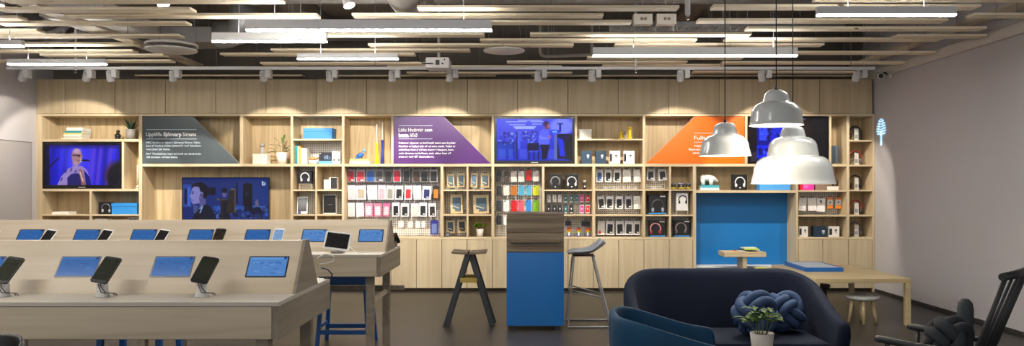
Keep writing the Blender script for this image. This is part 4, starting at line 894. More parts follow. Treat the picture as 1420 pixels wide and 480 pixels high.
for i, (a, b, y0, y1, card, c) in enumerate([(1108.4, 1118.6, 272.8, 292.4, '#eceaea', 'white'), (1120.2, 1131.8, 273, 292.4, '#eeecec', 'white'), (1133, 1144.2, 273.4, 293.6, '#eeedee', 'white'), (1147.4, 1155, 272, 289.4, '#e2e0dc', 'orange'), (1158.6, 1166.4, 272, 289.4, '#e2e0dc', 'orange')]):
    lab = [f'white accessory pack with faint cable picture, nearest the blue niche', 'white accessory pack with faint cable picture, second from the blue niche', 'white accessory pack with a dark earpiece picture', 'orange and white pack with dark earpiece, next to the white packs', 'orange and white pack with dark earpiece, nearest the end column'][i]
    r = pack('white', a, b, y0, y1, card, card, lab, 'none', 'accessory packs right of the blue niche', cat='accessory pack', name='accessory_pack', sleeve='#c9c7c6' if i < 3 else '#3b3a3c', roll=[3, -2, 1, 0, 0][i])
    k = 10.985 / F; w = (b - a) * k / 2; H = (y1 - y0) * k - .0187
    if i < 2: MB().tube([(-w * .2, -.002, -.03), (-w * .1, -.002, -.05), (w * .1, -.002, -.065), (w * .3, -.002, -.085)], .0025, 6).build('printed_cable', mat('#c3c1c0', .5), r)
    else: MB().ell((-w * .05, -.0022, -.010 - H * (.22 if i == 2 else .42)), (w * .22, .002, w * .3), 10, 6).ell((w * .15, -.0022, -.010 - H * (.35 if i == 2 else .5)), (w * .1, .002, w * .2), 8, 6).build('printed_earpiece', mat('#2e2c30', .4), r)
    if i > 2:
        for q0, q1 in ((1, .70), (.2, 0)): MB().box(-w + .001, w - .001, -.0012, -.0001, -.010 - H * q0, -.010 - H * q1).build('orange_band', mat('#ee8420', .4), r)

# ================================================================== CEILING
# pine planks lying flat, hung on wires: (left px, right px, top px, bottom px of the visible band)
PL = [(8, 392, -2, 6), (0, 268, 10, 18.5), (95, 442, 19, 26.5), (0, 262, 28, 37.5), (-30, 32, 22, 30), (-30, 57, 39, 48), (-30, 252, 46.5, 54.5), (-30, 190, 56, 66.5), (-30, 188, 67, 75.5),
      (60, 230, 74, 80.5), (-30, 240, 82, 88.5), (172, 416, 91.5, 98), (190, 421, 103.5, 108.3), (308, 576, 73, 79.2), (580, 940, 6.5, 17), (490, 836, 18, 26.8), (544, 875, 28.5, 35.5), (368, 672, 45.5, 53),
      (512, 795, 59.5, 67), (378, 652, 66.5, 74), (363, 590, 85, 92), (538, 779, 90.5, 95.8), (666, 965, 54, 60), (565, 793, 99.5, 104.5), (468, 688, 104, 108.7), (703, 952, 83.5, 89.8), (735, 1040, 43.5, 52.8),
      (987, 1354, 6.5, 15), (967, 1310, 24, 34.5), (1035, 1363, 36.5, 44.5), (852, 1140, 59.5, 66.5), (1005, 1303, 52, 59), (814, 1030, 78.5, 83.3), (835, 1002, 89, 94), (1000, 1255, 83.8, 91), (960, 1195, 98, 103), (737, 1225, 104.5, 108.5),
      (1050, 1316, 71, 76.8), (1240, 1402, 45.5, 55.5), (1130, 1450, -5, 4), (1345, 1460, 18, 26.3)]
PW, PT = 0.145, 0.024
info = []
for x0, x1, y0, y1 in PL:
    # centre of the underside band gives the distance for a plank 3.1 m up
    yn = y0 + (y1 - y0) * .30; ym = (yn + y1) / 2
    zp = 3.10
    Zc = (zp - EYE) * F / (VY - ym)
    info.append([Zc, X(x0, Zc), X(x1, Zc), zp])
order = sorted(range(len(info)), key=lambda i: -info[i][0])
# keep neighbours from running into each other: lift one of two that overlap
for a in range(len(order)):
    for b in range(a):
        A, B = info[order[a]], info[order[b]]
        if abs(A[0] - B[0]) < PW + .006 and abs(A[3] - B[3]) < PT + .004 and A[1] < B[2] + .01 and A[2] > B[1] - .01:
            A[3] = B[3] + PT + .006 if B[3] < 3.14 else B[3] - PT - .006
PLK, LMP, OBST = [], [], []
for n, i in enumerate(order):
    Zc, xa, xb, zp = info[i]
    xb = min(xb, XR - .08); xa = max(xa, XL + .03)
    size = 'long' if xb - xa > 2.4 else ('short' if xb - xa < 1.4 else 'medium')
    o = MB().box(-(xb - xa) / 2, (xb - xa) / 2, -PW / 2, PW / 2, 0, PT).build('hanging_plank', M_PINE, None, ((xa + xb) / 2, Zc, zp), bev=.002)
    tag(o, f'{size} flat pine plank hung below the ceiling, {ordn(n)} out from the shelf wall', 'plank', 'pine planks hung below the ceiling')
    PLK.append((o, xa, xb, Zc, zp))
# linear lamps: (left, right, lower edge px, housing height m); three unseen ones added to light the near tables
GLOW = emissive('lamp_diffuser', '#fffaf2', 82)
GLOWUP = emissive('added_uplight_glow', '#fffaf2', 24)  # glow of the strip added on top of each lamp
HOUS = mat('#e2e3e6', .45)
LL = [(342, 682, 44.5, .085, 'long double linear lamp over the second television'), (295, 453, 59.8, .075, 'linear lamp below and behind the long double lamp'), (413, 552, 83.8, .05, 'thin linear lamp left of the projector'), (-60, 32, 66, .05, 'linear lamp cut by the left edge of the picture'),
      (12, 147, 91, .05, 'linear lamp in front of the left track spotlights'), (-560, -80, -42, .06, 'added unseen linear lamp overhead above the gap between the tables'), (-900, -200, -250, .06, 'added unseen linear lamp overhead above the near edge of the first table'), (500, 800, -130, .06, 'added unseen linear lamp overhead in front of the counter'), (822, 1105, 79.4, .08, 'long linear lamp behind the middle round disc'), (1133, 1324, 23.6, .06, 'linear lamp close overhead near the right wall')]
for x0, x1, y, hh, lab in LL:
    zb = 2.88; Zl = (zb - EYE) * F / (VY - y); a, b = X(x0, Zl), X(x1, Zl)
    r = thing('linear_lamp', lab, 'lamp', ((a + b) / 2, Zl, zb), group='linear ceiling lamps'); w = (b - a) / 2
    MB().box(-w, w, -.028, .028, .020, hh + .01).box(-w, w, -.028, -.025, hh + .01, hh + .022).box(-w, w, .025, .028, hh + .01, hh + .022).box(-w, -w + .003, -.025, .025, hh + .01, hh + .022).box(w - .003, w, -.025, .025, hh + .01, hh + .022).build('housing', HOUS, r)
    MB().box(-w + .002, w - .002, -.026, .026, .008, .0198).build('diffuser', GLOW, r)
    MB().box(-w + .01, w - .01, -.024, .024, hh + .0102, hh + .0108).build('added_uplight', GLOWUP, r)  # added upward-facing glow that brightens the ceiling and ducts
    LMP.append((r, a, b, Zl, zb, hh))
# track with spotlights
ZT = 9.6
def track_x(px): return X(px, ZT)
zt = Zz(96.6, ZT)
tr = thing('lighting_track', 'long white lighting track in front of the upper cabinets', 'lighting track', ((track_x(10) + track_x(1213)) / 2, ZT, zt))
MB().box(track_x(10), track_x(1213), ZT - .018, ZT + .018, zt, zt + .034).build('rail', mat('#d3d3d6', .4), tr, world=True, bev=.002)
for px in (60, 300, 520, 760, 1000, 1180): MB().cyl((track_x(px), ZT, zt + .034), (track_x(px), ZT, CEIL - .001), .004, seg=6).build('hanger_rod', WIRE, tr, world=True)
SPW = mat('#c9c8c8', .4); SPIN = mat('#8d8e92', .5)
LENS = emissive('spotlight_lens', '#fff1d8', 9.0)
WARM = (1.0, .90, .76)
# (head px, aim px at the shelf front, aim height m, power W, cone deg, visible lens side)
SP = [(33, 15, 1.75, 14, 56), (122, 103, 1.60, 70, 76), (155, 185, 0.95, 60, 60), (242, 262, 1.05, 75, 62), (368, 386, 1.60, 70, 76), (460, 470, 1.55, 70, 76), (547, 545, 1.05, 75, 62),
      (627, 612, 1.60, 70, 76), (750, 741, 1.60, 70, 76), (825, 830, 1.05, 70, 62), (948, 945, 1.60, 70, 76), (1061, 1080, 1.60, 65, 76), (1193, 1150, 1.55, 55, 66)]
for i, (px, ax, az, pw, cone) in enumerate(SP):
    x = track_x(px); tgt = Vector((X(ax, YF), YF, az)); hp = Vector((x, ZT + .03, zt - .085))
    r = thing('track_spotlight', f'white track spotlight, {ORD[i]} from the grey left wall', 'spotlight', (x, ZT, zt - .001), group='spotlights on the white track')
    MB().box(.012, .075, -.045, .045, -.105, -.006).build('driver_box', SPW, r, bev=.003)
    MB().box(-.03, .07, -.015, .015, -.006, 0).build('track_adapter', SPW, r)
    d = (tgt - hp).normalized(); c = Vector((-.035, .03, -.075)); p0 = c - d * .06; p1 = c + d * .06
    hd = MB().cyl(p0, p1, .043, .047, 20, caps=False); hd.cyl(p0 - d * .018, p0, .030, .043, 20); hd.cyl(p1 - d * .0, p1 - d * .012, .047, .044, 20, caps=False)
    hd.build('lamp_head', SPW, r)
    MB().cyl(p1 - d * .014, p1 - d * .010, .042, seg=20).build('lens', LENS, r)
    MB().cyl((-.035, .03, -.075), (.012, .0, -.06), .010, seg=8).build('arm', SPIN, r)
    L = bpy.data.lights.new('spot_light', 'SPOT'); L.energy = pw * 1.2; L.color = WARM; L.spot_size = R(cone); L.spot_blend = .22; L.shadow_soft_size = .025
    lo = bpy.data.objects.new('spot_light', L); COL.objects.link(lo); lo.parent = r
    lo.location = p1 + d * .02; lo.rotation_euler = d.to_track_quat('-Z', 'Y').to_euler()
# two more spotlights hang from the ceiling itself, closer to the viewer
for px, py, Z0, lab in [(482, 1, 7.4, 'white spotlight hanging over the long double lamp'), (225, -1, 7.1, 'white spotlight tucked among the front planks'), (-4, 3, 6.9, 'white spotlight at the top left corner')]:
    x, z0 = X(px, Z0), Zz(py, Z0)
    r = thing('ceiling_spotlight', lab, 'spotlight', (x, Z0, z0), group='spotlights hung between the planks')
    MB().cyl((0, 0, .05), (0, 0, CEIL - z0 - .001), .008, seg=8).build('hanger_rod', SPW, r)
    d = Vector((.35, -.25, -.9)).normalized(); MB().cyl(-d * .07, d * .06, .05, .056, 20, caps=False).cyl(-d * .10, -d * .07, .03, .05, 20).build('lamp_head', SPW, r)
    MB().cyl(d * .044, d * .050, .052, seg=20).build('lens', LENS, r)
# round white discs
for px, py, w, Z0, lab, ring in [(238, 70.5, 67, 8.35, 'round white ceiling disc with a ring over the left planks', True), (699, 71.5, 57, 8.75, 'round white ceiling disc right of the projector', False), (1007, 73, 51, 8.55, 'round white ceiling disc crossed by a pendant cord', False)]:
    x, z0 = X(px, Z0), Zz(py, Z0); rr_ = w * Z0 / F / 2
    r = thing('ceiling_disc', lab, 'ceiling disc', (x, Z0, z0), group='round white ceiling discs')
    MB().lathe([(0, 0), (rr_ * .97, 0), (rr_, .006), (rr_, .016), (0, .016)], 40).build('disc', mat('#d8d5d1', .5), r)
    if ring: MB().lathe([(rr_ * .98, .05), (rr_ * 1.02, .05), (rr_ * 1.02, .075), (rr_ * .98, .075), (rr_ * .98, .05)], 40).build('ring', mat('#cfccc8', .5), r)
    for k in range(3):
        a = 2 * PI * k / 3 + .5; MB().cyl((rr_ * .99 * math.cos(a), rr_ * .99 * math.sin(a), .012), (rr_ * .6 * math.cos(a), rr_ * .6 * math.sin(a), CEIL - z0 - .001), .003, seg=6).build('hanger_wire', WIRE, r)
# projector
Z0 = 9.0; xa, xb = X(590, Z0), X(623, Z0); zb = Zz(94, Z0)
pj = thing('projector', 'white projector with rear sockets hung among the planks', 'projector', ((xa + xb) / 2, Z0 + .12, zb)); w = (xb - xa) / 2
MB().rrect(-w, w, 0, .125, -.12, .14, .02).build('body', mat('#dcd8d8', .4), pj, bev=.004)
MB().box(-w * .85, -w * .35, -.1225, -.1202, .040, .058).box(-w * .15, w * .18, -.1225, -.1202, .035, .095).box(w * .35, w * .52, -.1225, -.1202, .040, .06).box(w * .55, w * .64, -.1225, -.1202, .09, .108).build('sockets', mat('#3a3a40', .5), pj)
MB().cyl((0, .02, .125), (0, .02, CEIL - zb - .001), .018, seg=12).box(-.06, .06, -.04, .08, .126, .134).build('ceiling_mount', mat('#bdbab6', .5), pj)
MB().tube([(-w * .6, -.121, .05), (-w * 1.15, -.15, .045), (-w * 1.6, -.12, .10), (-w * 1.75, -.05, .19), (-w * 1.6, 0, .30), (-w * 1.2, .02, .6), (-w, .02, CEIL - zb - .001)], .007, 8).build('cable', BLACK, pj)
# pale rails running towards the shelf wall
for x, lab in [(4.72, 'pale board running to the shelf wall near the right side'), (-4.75, 'pale board running to the shelf wall above the left planks')]:
    o = MB().box(-.09, .09, 3.0, 10.9, 0, .035).build('support_board', wood('pale_board_' + str(int(abs(x) * 10)) + ('l' if x < 0 else 'r'), '#cfc4b2', '#bdb19e', 'Y'), None, (x, 0, 3.23)); tag(o, lab, 'board')
    for y in (4, 6.5, 9, 10.6): MB().cyl((0, y, .035), (0, y, CEIL - 3.23 - .001), .006, seg=6).build('hanger_rod', WIRE, o)
# services under the real ceiling
DUCT = mat('#b9b8b8', .45, .3); DUCTW = mat('#cbc8c4', .6); GALV = mat('#9a9b9c', .35, .7); DKP = mat('#69645f', .6)
def service(name, label, cat, mb, m, group=None, straps=(), strapz=0.0):
    o = mb.build(name, m); tag(o, label, cat, group)
    vx = [v[0] for v in mb.v]; vy = [v[1] for v in mb.v]; vz = [v[2] for v in mb.v]; OBST.append((min(vx), max(vx), min(vy), max(vy), min(vz), max(vz)))
    for x, y, z in straps: MB().cyl((x, y, z), (x, y, CEIL - .001), .005, seg=6).build('hanger_strap', WIRE, o)
    return o
Z0 = 9.9
service('air_duct', 'grey rectangular air duct behind the round disc with a ring', 'duct', MB().box(X(208, Z0), X(292, Z0), Z0, Z0 + .5, Zz(58, Z0), Zz(37, Z0)).box(X(206, Z0), X(209, Z0), Z0 - .02, Z0 + .52, Zz(59, Z0), Zz(36, Z0)), DUCT, 'air ducts under the ceiling', [(X(230, Z0), Z0 + .2, Zz(37, Z0)), (X(280, Z0), Z0 + .2, Zz(37, Z0))])
Z0 = 9.0
service('ventilation_pipe', 'fat round grey duct elbow at the end of the long double lamp', 'duct', MB().tube([(X(296, Z0), Z0 + .1, Zz(47, Z0)), (X(312, Z0), Z0 + .1, Zz(46, Z0)), (X(326, Z0), Z0 + .08, Zz(42, Z0)), (X(333, Z0), Z0 + .05, Zz(34, Z0)), (X(335, Z0), Z0 + .05, Zz(24, Z0)), (X(335, Z0), Z0 + .05, Zz(8, Z0))], .16, 18), GALV, 'air ducts under the ceiling', [(X(333, Z0), Z0 + .05, 3.6)])
Z0 = 8.6
service('air_duct', 'large pale flat duct over the left front planks', 'duct', MB().box(X(62, Z0), X(150, Z0), Z0 - .1, Z0 + 1.2, 3.42, 3.60), DUCTW, 'air ducts under the ceiling', [(X(80, Z0), Z0 + .3, 3.60), (X(130, Z0), Z0 + .3, 3.60)])
service('air_duct', 'fat round white duct above the long double lamp', 'duct', MB().cyl((X(570, 8.2), 6.4, 3.56), (X(570, 8.2), 8.3, 3.56), .24, seg=24), DUCTW, 'air ducts under the ceiling', [(X(570, 8.2), 8, 3.78)])
service('air_duct', 'white boxed duct above the two grilled units', 'duct', MB().box(X(835, 7.6), X(985, 7.6), 7.0, 7.6, 3.44, 3.75), DUCTW, 'air ducts under the ceiling', [(X(850, 7.6), 7.3, 3.74), (X(970, 7.6), 7.3, 3.74)])
Z0 = 8.4
for i, (a, b) in enumerate([(879, 905), (911, 938)]):
    x0, x1 = X(a, Z0), X(b, Z0); zt_, zb_ = Zz(19, Z0), Zz(33, Z0)
    m = MB().box(x0, x1, Z0, Z0 + .12, zb_, zt_)
    o = service('junction_box', ['grey ceiling box with two round sockets nearer the projector', 'grey ceiling box with two round sockets nearer the white pipe'][i], 'junction box', m, mat('#9a948b', .6), 'ceiling boxes with sockets', [((x0 + x1) / 2, Z0 + .06, zt_)])
    for q in (.42, .62): MB().cyl((x0 + (x1 - x0) * q, Z0 - .006, (zt_ + zb_) / 2), (x0 + (x1 - x0) * q, Z0 - .0003, (zt_ + zb_) / 2), .017, seg=14).build('socket', mat('#5c5044', .5), o)
    for s in (0, 1): 
        xx = x0 if s == 0 else x1; MB().tube([(xx, Z0 + .05, zb_ + .02), (xx + (-.012 if s == 0 else .012), Z0 + .05, zb_ - .02), (xx + (-.014 if s == 0 else .014), Z0 + .05, zb_ - .08)], .006, 6).build('cable', DKP, o)
ct = MB(); Z0 = 8.55; x0, x1 = X(850, Z0), X(1180, Z0)
ct.box(x0, x1, Z0 + .15, Z0 + .17, 3.34, 3.40).box(x0, x1, Z0 + .40, Z0 + .42, 3.34, 3.40)
for q in range(24): ct.box(x0 + (x1 - x0) * q / 23.5, x0 + (x1 - x0) * q / 23.5 + .02, Z0 + .15, Z0 + .42, 3.345, 3.355)
service('cable_tray', 'grey ladder cable tray behind the two socket boxes', 'cable tray', ct, GALV, None, [(x0 + .3, Z0 + .16, 3.4), (x1 - .3, Z0 + .16, 3.4)])
ct = MB(); Z0 = 10.0; x0, x1 = X(350, Z0), X(640, Z0)
ct.box(x0, x1, Z0 + .15, Z0 + .17, 3.58, 3.64).box(x0, x1, Z0 + .40, Z0 + .42, 3.58, 3.64)
for q in range(20): ct.box(x0 + (x1 - x0) * q / 19.5, x0 + (x1 - x0) * q / 19.5 + .02, Z0 + .15, Z0 + .42, 3.585, 3.595)
service('cable_tray', 'grey ladder cable tray high up between the left lamps and the projector', 'cable tray', ct, GALV, None, [(x0 + .3, Z0 + .16, 3.64), (x1 - .3, Z0 + .16, 3.64)])
for px, y0, y1, Z0, rr_, lab in [(953.5, -30, 27, 6.85, .024, 'thick white vertical pipe ending in a sprinkler head'), (105, 60, 101, 9.48, .014, 'thin white drop pipe with a sprinkler left of the spotlights'), (881.5, 70, 101, 9.48, .014, 'thin white drop pipe with a sprinkler between two spotlights')]:
    if Z0 > 9: Z0 = next(q for q in (9.48, 9.44, 9.40, 9.52, 9.36, 9.32, 9.70, 9.74) if all(abs(t[0] - q) > PW / 2 + .02 or not t[1] - .03 < X(px, q) < t[2] + .03 for t in info))
    x, zb_ = X(px, Z0), Zz(y1, Z0)
    o = MB().cyl((0, 0, .05), (0, 0, CEIL - zb_ - .001), rr_, seg=14).cyl((0, 0, .03), (0, 0, .05), rr_ * .6, rr_, 14).build('sprinkler_pipe_hanging', mat('#dddbd8', .4), None, (x, Z0, zb_)); tag(o, lab, 'sprinkler', 'sprinkler pipes')
    MB().tube([(0, 0, .03), (-.014, 0, .02), (-.014, 0, .008), (0, 0, 0), (.014, 0, .008), (.014, 0, .02), (0, 0, .03)], .0035, 6).cyl((0, 0, -.004), (0, 0, 0), .014, seg=12).build('sprinkler_head', CHROME, o)
service('ceiling_pipe', 'grey pipe dropping and bending right above the middle cabinets', 'pipe', MB().tube([(X(749, 10.3), 10.3, CEIL - .01), (X(749, 10.3), 10.3, Zz(72, 10.3)), (X(751, 10.3), 10.3, Zz(76.5, 10.3)), (X(756, 10.3), 10.3, Zz(78, 10.3)), (X(818, 10.3), 10.3, Zz(76.5, 10.3)), (X(821, 10.3), 10.3, Zz(73, 10.3)), (X(821, 10.3), 10.3, CEIL - .01)], .022, 10), mat('#a39c93', .5), 'ceiling pipes')
for i, (px, Z1) in enumerate([(70, 9.7), (82, 9.95), (92, 10.2)]):
    x = X(px, 9.8)
    service('hanging_hose', ['pale flexible hose curving over the left planks, outermost of three', 'pale flexible hose in the middle of three over the left planks', 'pale flexible hose nearest the flat duct'][i], 'hose', MB().tube([(x - .5, Z1 - .1, 3.45), (x - .2, Z1 - .1, 3.47), (x, Z1 - .05, 3.57), (x + .14, Z1, 3.78), (x + .16, Z1, CEIL - .01)], .045, 10), mat('#aaa7a3', .6, var=.15, nscale=60), 'flexible hoses')
for i, (y, z, rr_, lab) in enumerate([(7.5, 3.78, .035, 'grey pipe along the ceiling nearest the viewer'), (8.9, 3.70, .05, 'thick grey pipe along the ceiling behind the junction boxes'), (10.5, 3.55, .03, 'dark thin pipe along the ceiling near the shelf wall')]):
    service('ceiling_pipe', lab, 'pipe', MB().cyl((XL + .02, y, z), (XR - .02, y, z), rr_, seg=12), [GALV, mat('#8f8a84', .5), DKP][i], 'ceiling pipes', [(x, y, z) for x in (-5, -2, 1, 4)])
for i, (x, lab) in enumerate([(-2.95, 'dark beam under the ceiling running back left of the projector'), (2.1, 'dark beam under the ceiling running back near the pendants')]):
    o = MB().box(x - .12, x + .12, 3.0, 11.2, CEIL - .22, CEIL - .001).build('ceiling_joist', mat('#6e655c', .7), None); tag(o, lab, 'beam')
# hanging wires, led past whatever is in their way
for x in (4.72, -4.75): OBST.append((x - .09, x + .09, 3, 10.9, 3.23, 3.265))
for x in (-2.95, 2.1): OBST.append((x - .12, x + .12, 3, 11.2, CEIL - .22, CEIL))
OBST.append((pj.location.x - w - .25, pj.location.x + w + .1, Z0 - 2, Z0 - 1.9, 2.9, CEIL))
BOX = OBST + [(xa, xb, Zc - PW / 2, Zc + PW / 2, zp, zp + PT) for _, xa, xb, Zc, zp in PLK] + [(a, b, Zl - .028, Zl + .028, zb, zb + hh + .0105) for _, a, b, Zl, zb, hh in LMP]
def free(x, y, z, top, pad=.012):
    return all(not (x > q[0] - pad and x < q[1] + pad and y > q[2] - pad and y < q[3] + pad and q[5] > z and q[4] < top) for q in BOX)
def wires(o, xa, xb, yc, z0, zbase, dys, rad):
    L = xb - xa
    for s in (-1, 1):
        best = None
        for du in [.25 / L + .02 * j for j in range(22)]:
            x = (xa + L * du) if s < 0 else (xb - L * du)
            for dy in dys:
                if free(x, yc + dy, z0 + .002, CEIL): best = (x, dy); break
            if best: break
        if not best and rad > .0025: MB().cyl((s * L * .3, 0, z0 - zbase), (s * L * .3, 0, 3.0995 - zbase), rad, seg=6).build('hanger_wire', WIRE, o)
        if best: MB().cyl((best[0] - (xa + xb) / 2, best[1], z0 - zbase), (best[0] - (xa + xb) / 2, best[1], CEIL - zbase - .001), rad, seg=6).build('hanger_wire', WIRE, o)
for o, xa, xb, Zc, zp in PLK: wires(o, xa, xb, Zc, zp + PT, zp, (0, .045, -.045), .0022)
for o, a, b, Zl, zb, hh in LMP: wires(o, a, b, Zl, zb + hh + .016, zb, (0, .018, -.018), .003)
# security camera high on the right wall
r = thing('security_camera', 'small white and black security camera at the top of the right wall', 'camera', (XR - .05, 10.35, Zz(104, 10.35)))
MB().cyl((.048, 0, .0), (.02, 0, 0), .045, .04, 18).build('wall_mount', mat('#d9d6d3', .4), r); MB().tube([(.02, 0, 0), (-.03, 0, .03), (-.07, -.03, .02)], .012, 8).build('arm', BLACK, r)
MB().cyl((-.09, .05, .01), (-.14, -.12, -.03), .036, .04, 16).build('body', mat('#d9d7d6', .35), r); MB().cyl((-.14, -.12, -.03), (-.142, -.127, -.0315), .032, .03, 16).build('lens', mat('#111114', .1), r)
# tree emblem projected on the right wall, its light built as glowing strips
r = thing('projected_tree', 'small pale blue tree emblem of projected light, built as glowing strips on the right wall', 'emblem', (XR - .006, 10.62, 2.26))
BLUE = emissive('emblem_glow', '#8fc4ea', .9)
m = MB(); x0 = -.004
def strip(pts, wd):
    for (a, b), (c, d) in zip(pts, pts[1:]):
        dx, dz_ = c - a, d - b; L = math.hypot(dx, dz_) or 1; nx, nz = -dz_ / L * wd / 2, dx / L * wd / 2
        m.prism([(a - nx, b - nz), (c - nx, d - nz), (c + nx, d + nz), (a + nx, b + nz)], x0, 0.004, 'YZ')
strip([(0, -.18), (0, .03)], .040)
for k in range(6):
    zz = -.03 + .036 * k; wdt = [.12, .135, .13, .12, .10, .07][k]
    for s in (-1, 1):
        strip([(0, zz + .004), (s * wdt * .4, zz + .004), (s * wdt * .55, zz + .022), (s * wdt * .78, zz + .008), (s * wdt, zz + .020)], .014)
strip([(-.03, .185), (.035, .19)], .012)
m.build('emblem', BLUE, r)

# ================================================================== DISPLAY TABLES
TX = -1.181                     # right end of both tables
TL = -5.0
M_LEDGE = mat('#b9b2a6', .5, var=.04, nscale=6)
pscr = Pic(40, 22, (.24, .48, .74)); pscr.rect(0, 1, 0, .1, (.30, .54, .80)); pscr.rect(.9, .98, .02, .09, (.1, .2, .5))
for _ in range(16):
    x = random.uniform(.05, .8); y = random.uniform(.18, .85); pscr.rect(x, x + random.uniform(.05, .16), y, y + .05, random.choice([(.30, .54, .80), (.20, .42, .68)]), .9)
pscr.blur(1)
pscr2 = Pic(40, 22, (.42, .62, .86)); pscr2.rect(0, 1, 0, .1, (.50, .70, .92)); pscr2.rect(.9, .98, .02, .09, (.15, .3, .6))
for _ in range(22):
    x = random.uniform(.05, .8); y = random.uniform(.18, .85); pscr2.rect(x, x + random.uniform(.05, .2), y, y + .04, random.choice([(.6, .76, .94), (.28, .48, .76)]), .8)
pscr2.blur(1)
SCRM = picmat('tablet_picture', .56); 
scr_me = pscr.mesh('inset_screen', -.0985, .0985, -.0555, .0555, -.0022, SCRM); scr_me2 = pscr2.mesh('inset_screen', -.0985, .0985, -.0555, .0555, -.0022, SCRM)
slope = math.atan2(.18, .257)   # lean of the sloped board
def table(y0, label, centres, bright):
    r = thing('display_table', label, 'table', ((TX + TL) / 2, y0 + .47, 0), group='long display tables')
    B = dict(world=True)
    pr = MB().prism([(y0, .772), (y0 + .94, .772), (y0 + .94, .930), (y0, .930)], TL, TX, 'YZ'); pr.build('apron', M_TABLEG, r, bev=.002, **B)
    MB().box(TL, TX - .034, y0 - .004, y0 - .0003, .776, .928).build('front_board', M_TABLE, r, **B)
    MB().box(TL, TX - .0005, y0 - .006, y0 + .94, .9305, .952).build('worktop', M_LEDGE, r, bev=.002, **B)
    MB().prism([(y0 + .27, .9525), (y0 + .67, .9525), (y0 + .495, 1.212), (y0 + .45, 1.212)], TL, TX - .018, 'YZ').build('sloped_board', M_TABLE, r, **B)
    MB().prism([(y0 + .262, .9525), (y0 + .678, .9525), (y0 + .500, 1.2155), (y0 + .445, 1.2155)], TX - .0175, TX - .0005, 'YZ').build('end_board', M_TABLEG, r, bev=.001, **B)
    for x in (TL + .35, (TL + TX) / 2 - .1, TX - .139):
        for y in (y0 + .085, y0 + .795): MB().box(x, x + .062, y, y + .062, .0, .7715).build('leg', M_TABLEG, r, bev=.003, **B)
    MB().box(TX - .124, TX - .092, y0 + .1475, y0 + .7945, .53, .565).build('cross_rail', M_TABLE, r, **B)
    if y0 > 5: MB().box(TL + .2, TX + .045, y0 + .8575, y0 + .90, .55, .59).build('foot_rail', M_WALNUT if False else M_TABLEG, r, **B)
    zc = 1.081; yc = y0 + .27 + (zc - .9525) * math.tan(slope)
    for k, px in enumerate(centres):
        x = X(px, y0 + .36)
        fr = MB(); fr.M = Matrix.Translation((x, yc, zc)) @ Matrix.Rotation(-slope, 4, 'X')
        fr.rrect(-.106, .106, -.0625, .0625, -.0018, .004, .006); f = fr.build('inset_tablet', mat('#1c2028', .3), r, **B)
        s = link('screen', scr_me2 if k >= bright else scr_me, f)
        s.matrix_local = fr.M
    return r
table(3.60, 'long display table nearest the viewer with sloped tablet board', [-155, -24, 108.6, 239.6, 371.0], 4)
table(6.11, 'long display table behind the nearest one, carrying the white tablet', [-37, 41.5, 120, 199, 278, 357, 435.7, 514.5], 6)
def display_phone(px, y0, label, body, scr, lean=45, roll=9, top_white=False, px_y=373, kind='phone'):
    Y = y0 + .19; x = X(px, Y)
    r = thing('display_phone', label, 'phone', (x, Y, .9525), group='phones on stands')
    MB().lathe([(0, 0), (.034, 0), (.034, .004), (.027, .012), (.026, .062), (.022, .070), (0, .070)], 24, (-.012, -.02, 0)).build('stand', mat('#c3c1bf', .4), r)
    M = Matrix.Translation((-.004, .0, .131)) @ Matrix.Rotation(R(roll), 4, 'Y') @ Matrix.Rotation(R(-lean), 4, 'X')
    b = MB(); b.M = M; b.rrect(-.043, .043, -.081, .081, -.004, .005, .011); b.build('phone', mat(body, .3), r, bev=.001)
    s = MB(); s.M = M; s.rrect(-.038, .038, -.066, .066, -.0047, -.0042, .002); s.build('screen', mat(scr, .12, spec=.6, var=.35, nscale=40), r)
    MB().tube([M @ Vector((-.004, .006, -.03)), Vector((-.010, -.012, .078)), Vector((-.012, -.018, .069))], .013, 10).build('holder', mat('#4a4a4c', .4), r)
    c = MB()
    for o in (0, .012):
        q = M @ Vector((.0 + o, .004, -.083)); c.tube([q, q + Vector((.004, .0, -.018)), q + Vector((.016 + o, -.002, -.045)), Vector((.034 + o, -.010, .016)), Vector((.042 + o, -.006, .004))], .0022, 6)
    c.build('cable', BLACK, r)
    return r
nm = ['dark phone on a stand at the left edge of the nearest table', 'dark phone on a stand, second from the right on the nearest table', 'dark phone on a stand between the last two tablets of the nearest table']
for px, lab in zip((12, 148.5, 285.5), nm): display_phone(px, 3.60, lab, '#1a1b1c', '#2a2e26')
for px, lab in zip((-13, 67, 145.5, 224.5), ['white-topped phone at the left end of the second table', 'white-topped phone beside the leftmost visible tablet of the second table', 'white-topped phone after the second tablet of the second table', 'white-topped phone below the left wall television, third tablet of the second table']):
    display_phone(px, 6.11, lab, '#e2e0de', '#1c1d1f')
display_phone(304, 6.11, 'dark phone on the second table under the middle of the wall television', '#1a1a1b', '#2b2622', lean=38, roll=4)
display_phone(386, 6.11, 'white phone with a bright blue screen on the second table', '#e4e4e4', '#7ea4d8', lean=35, roll=2)
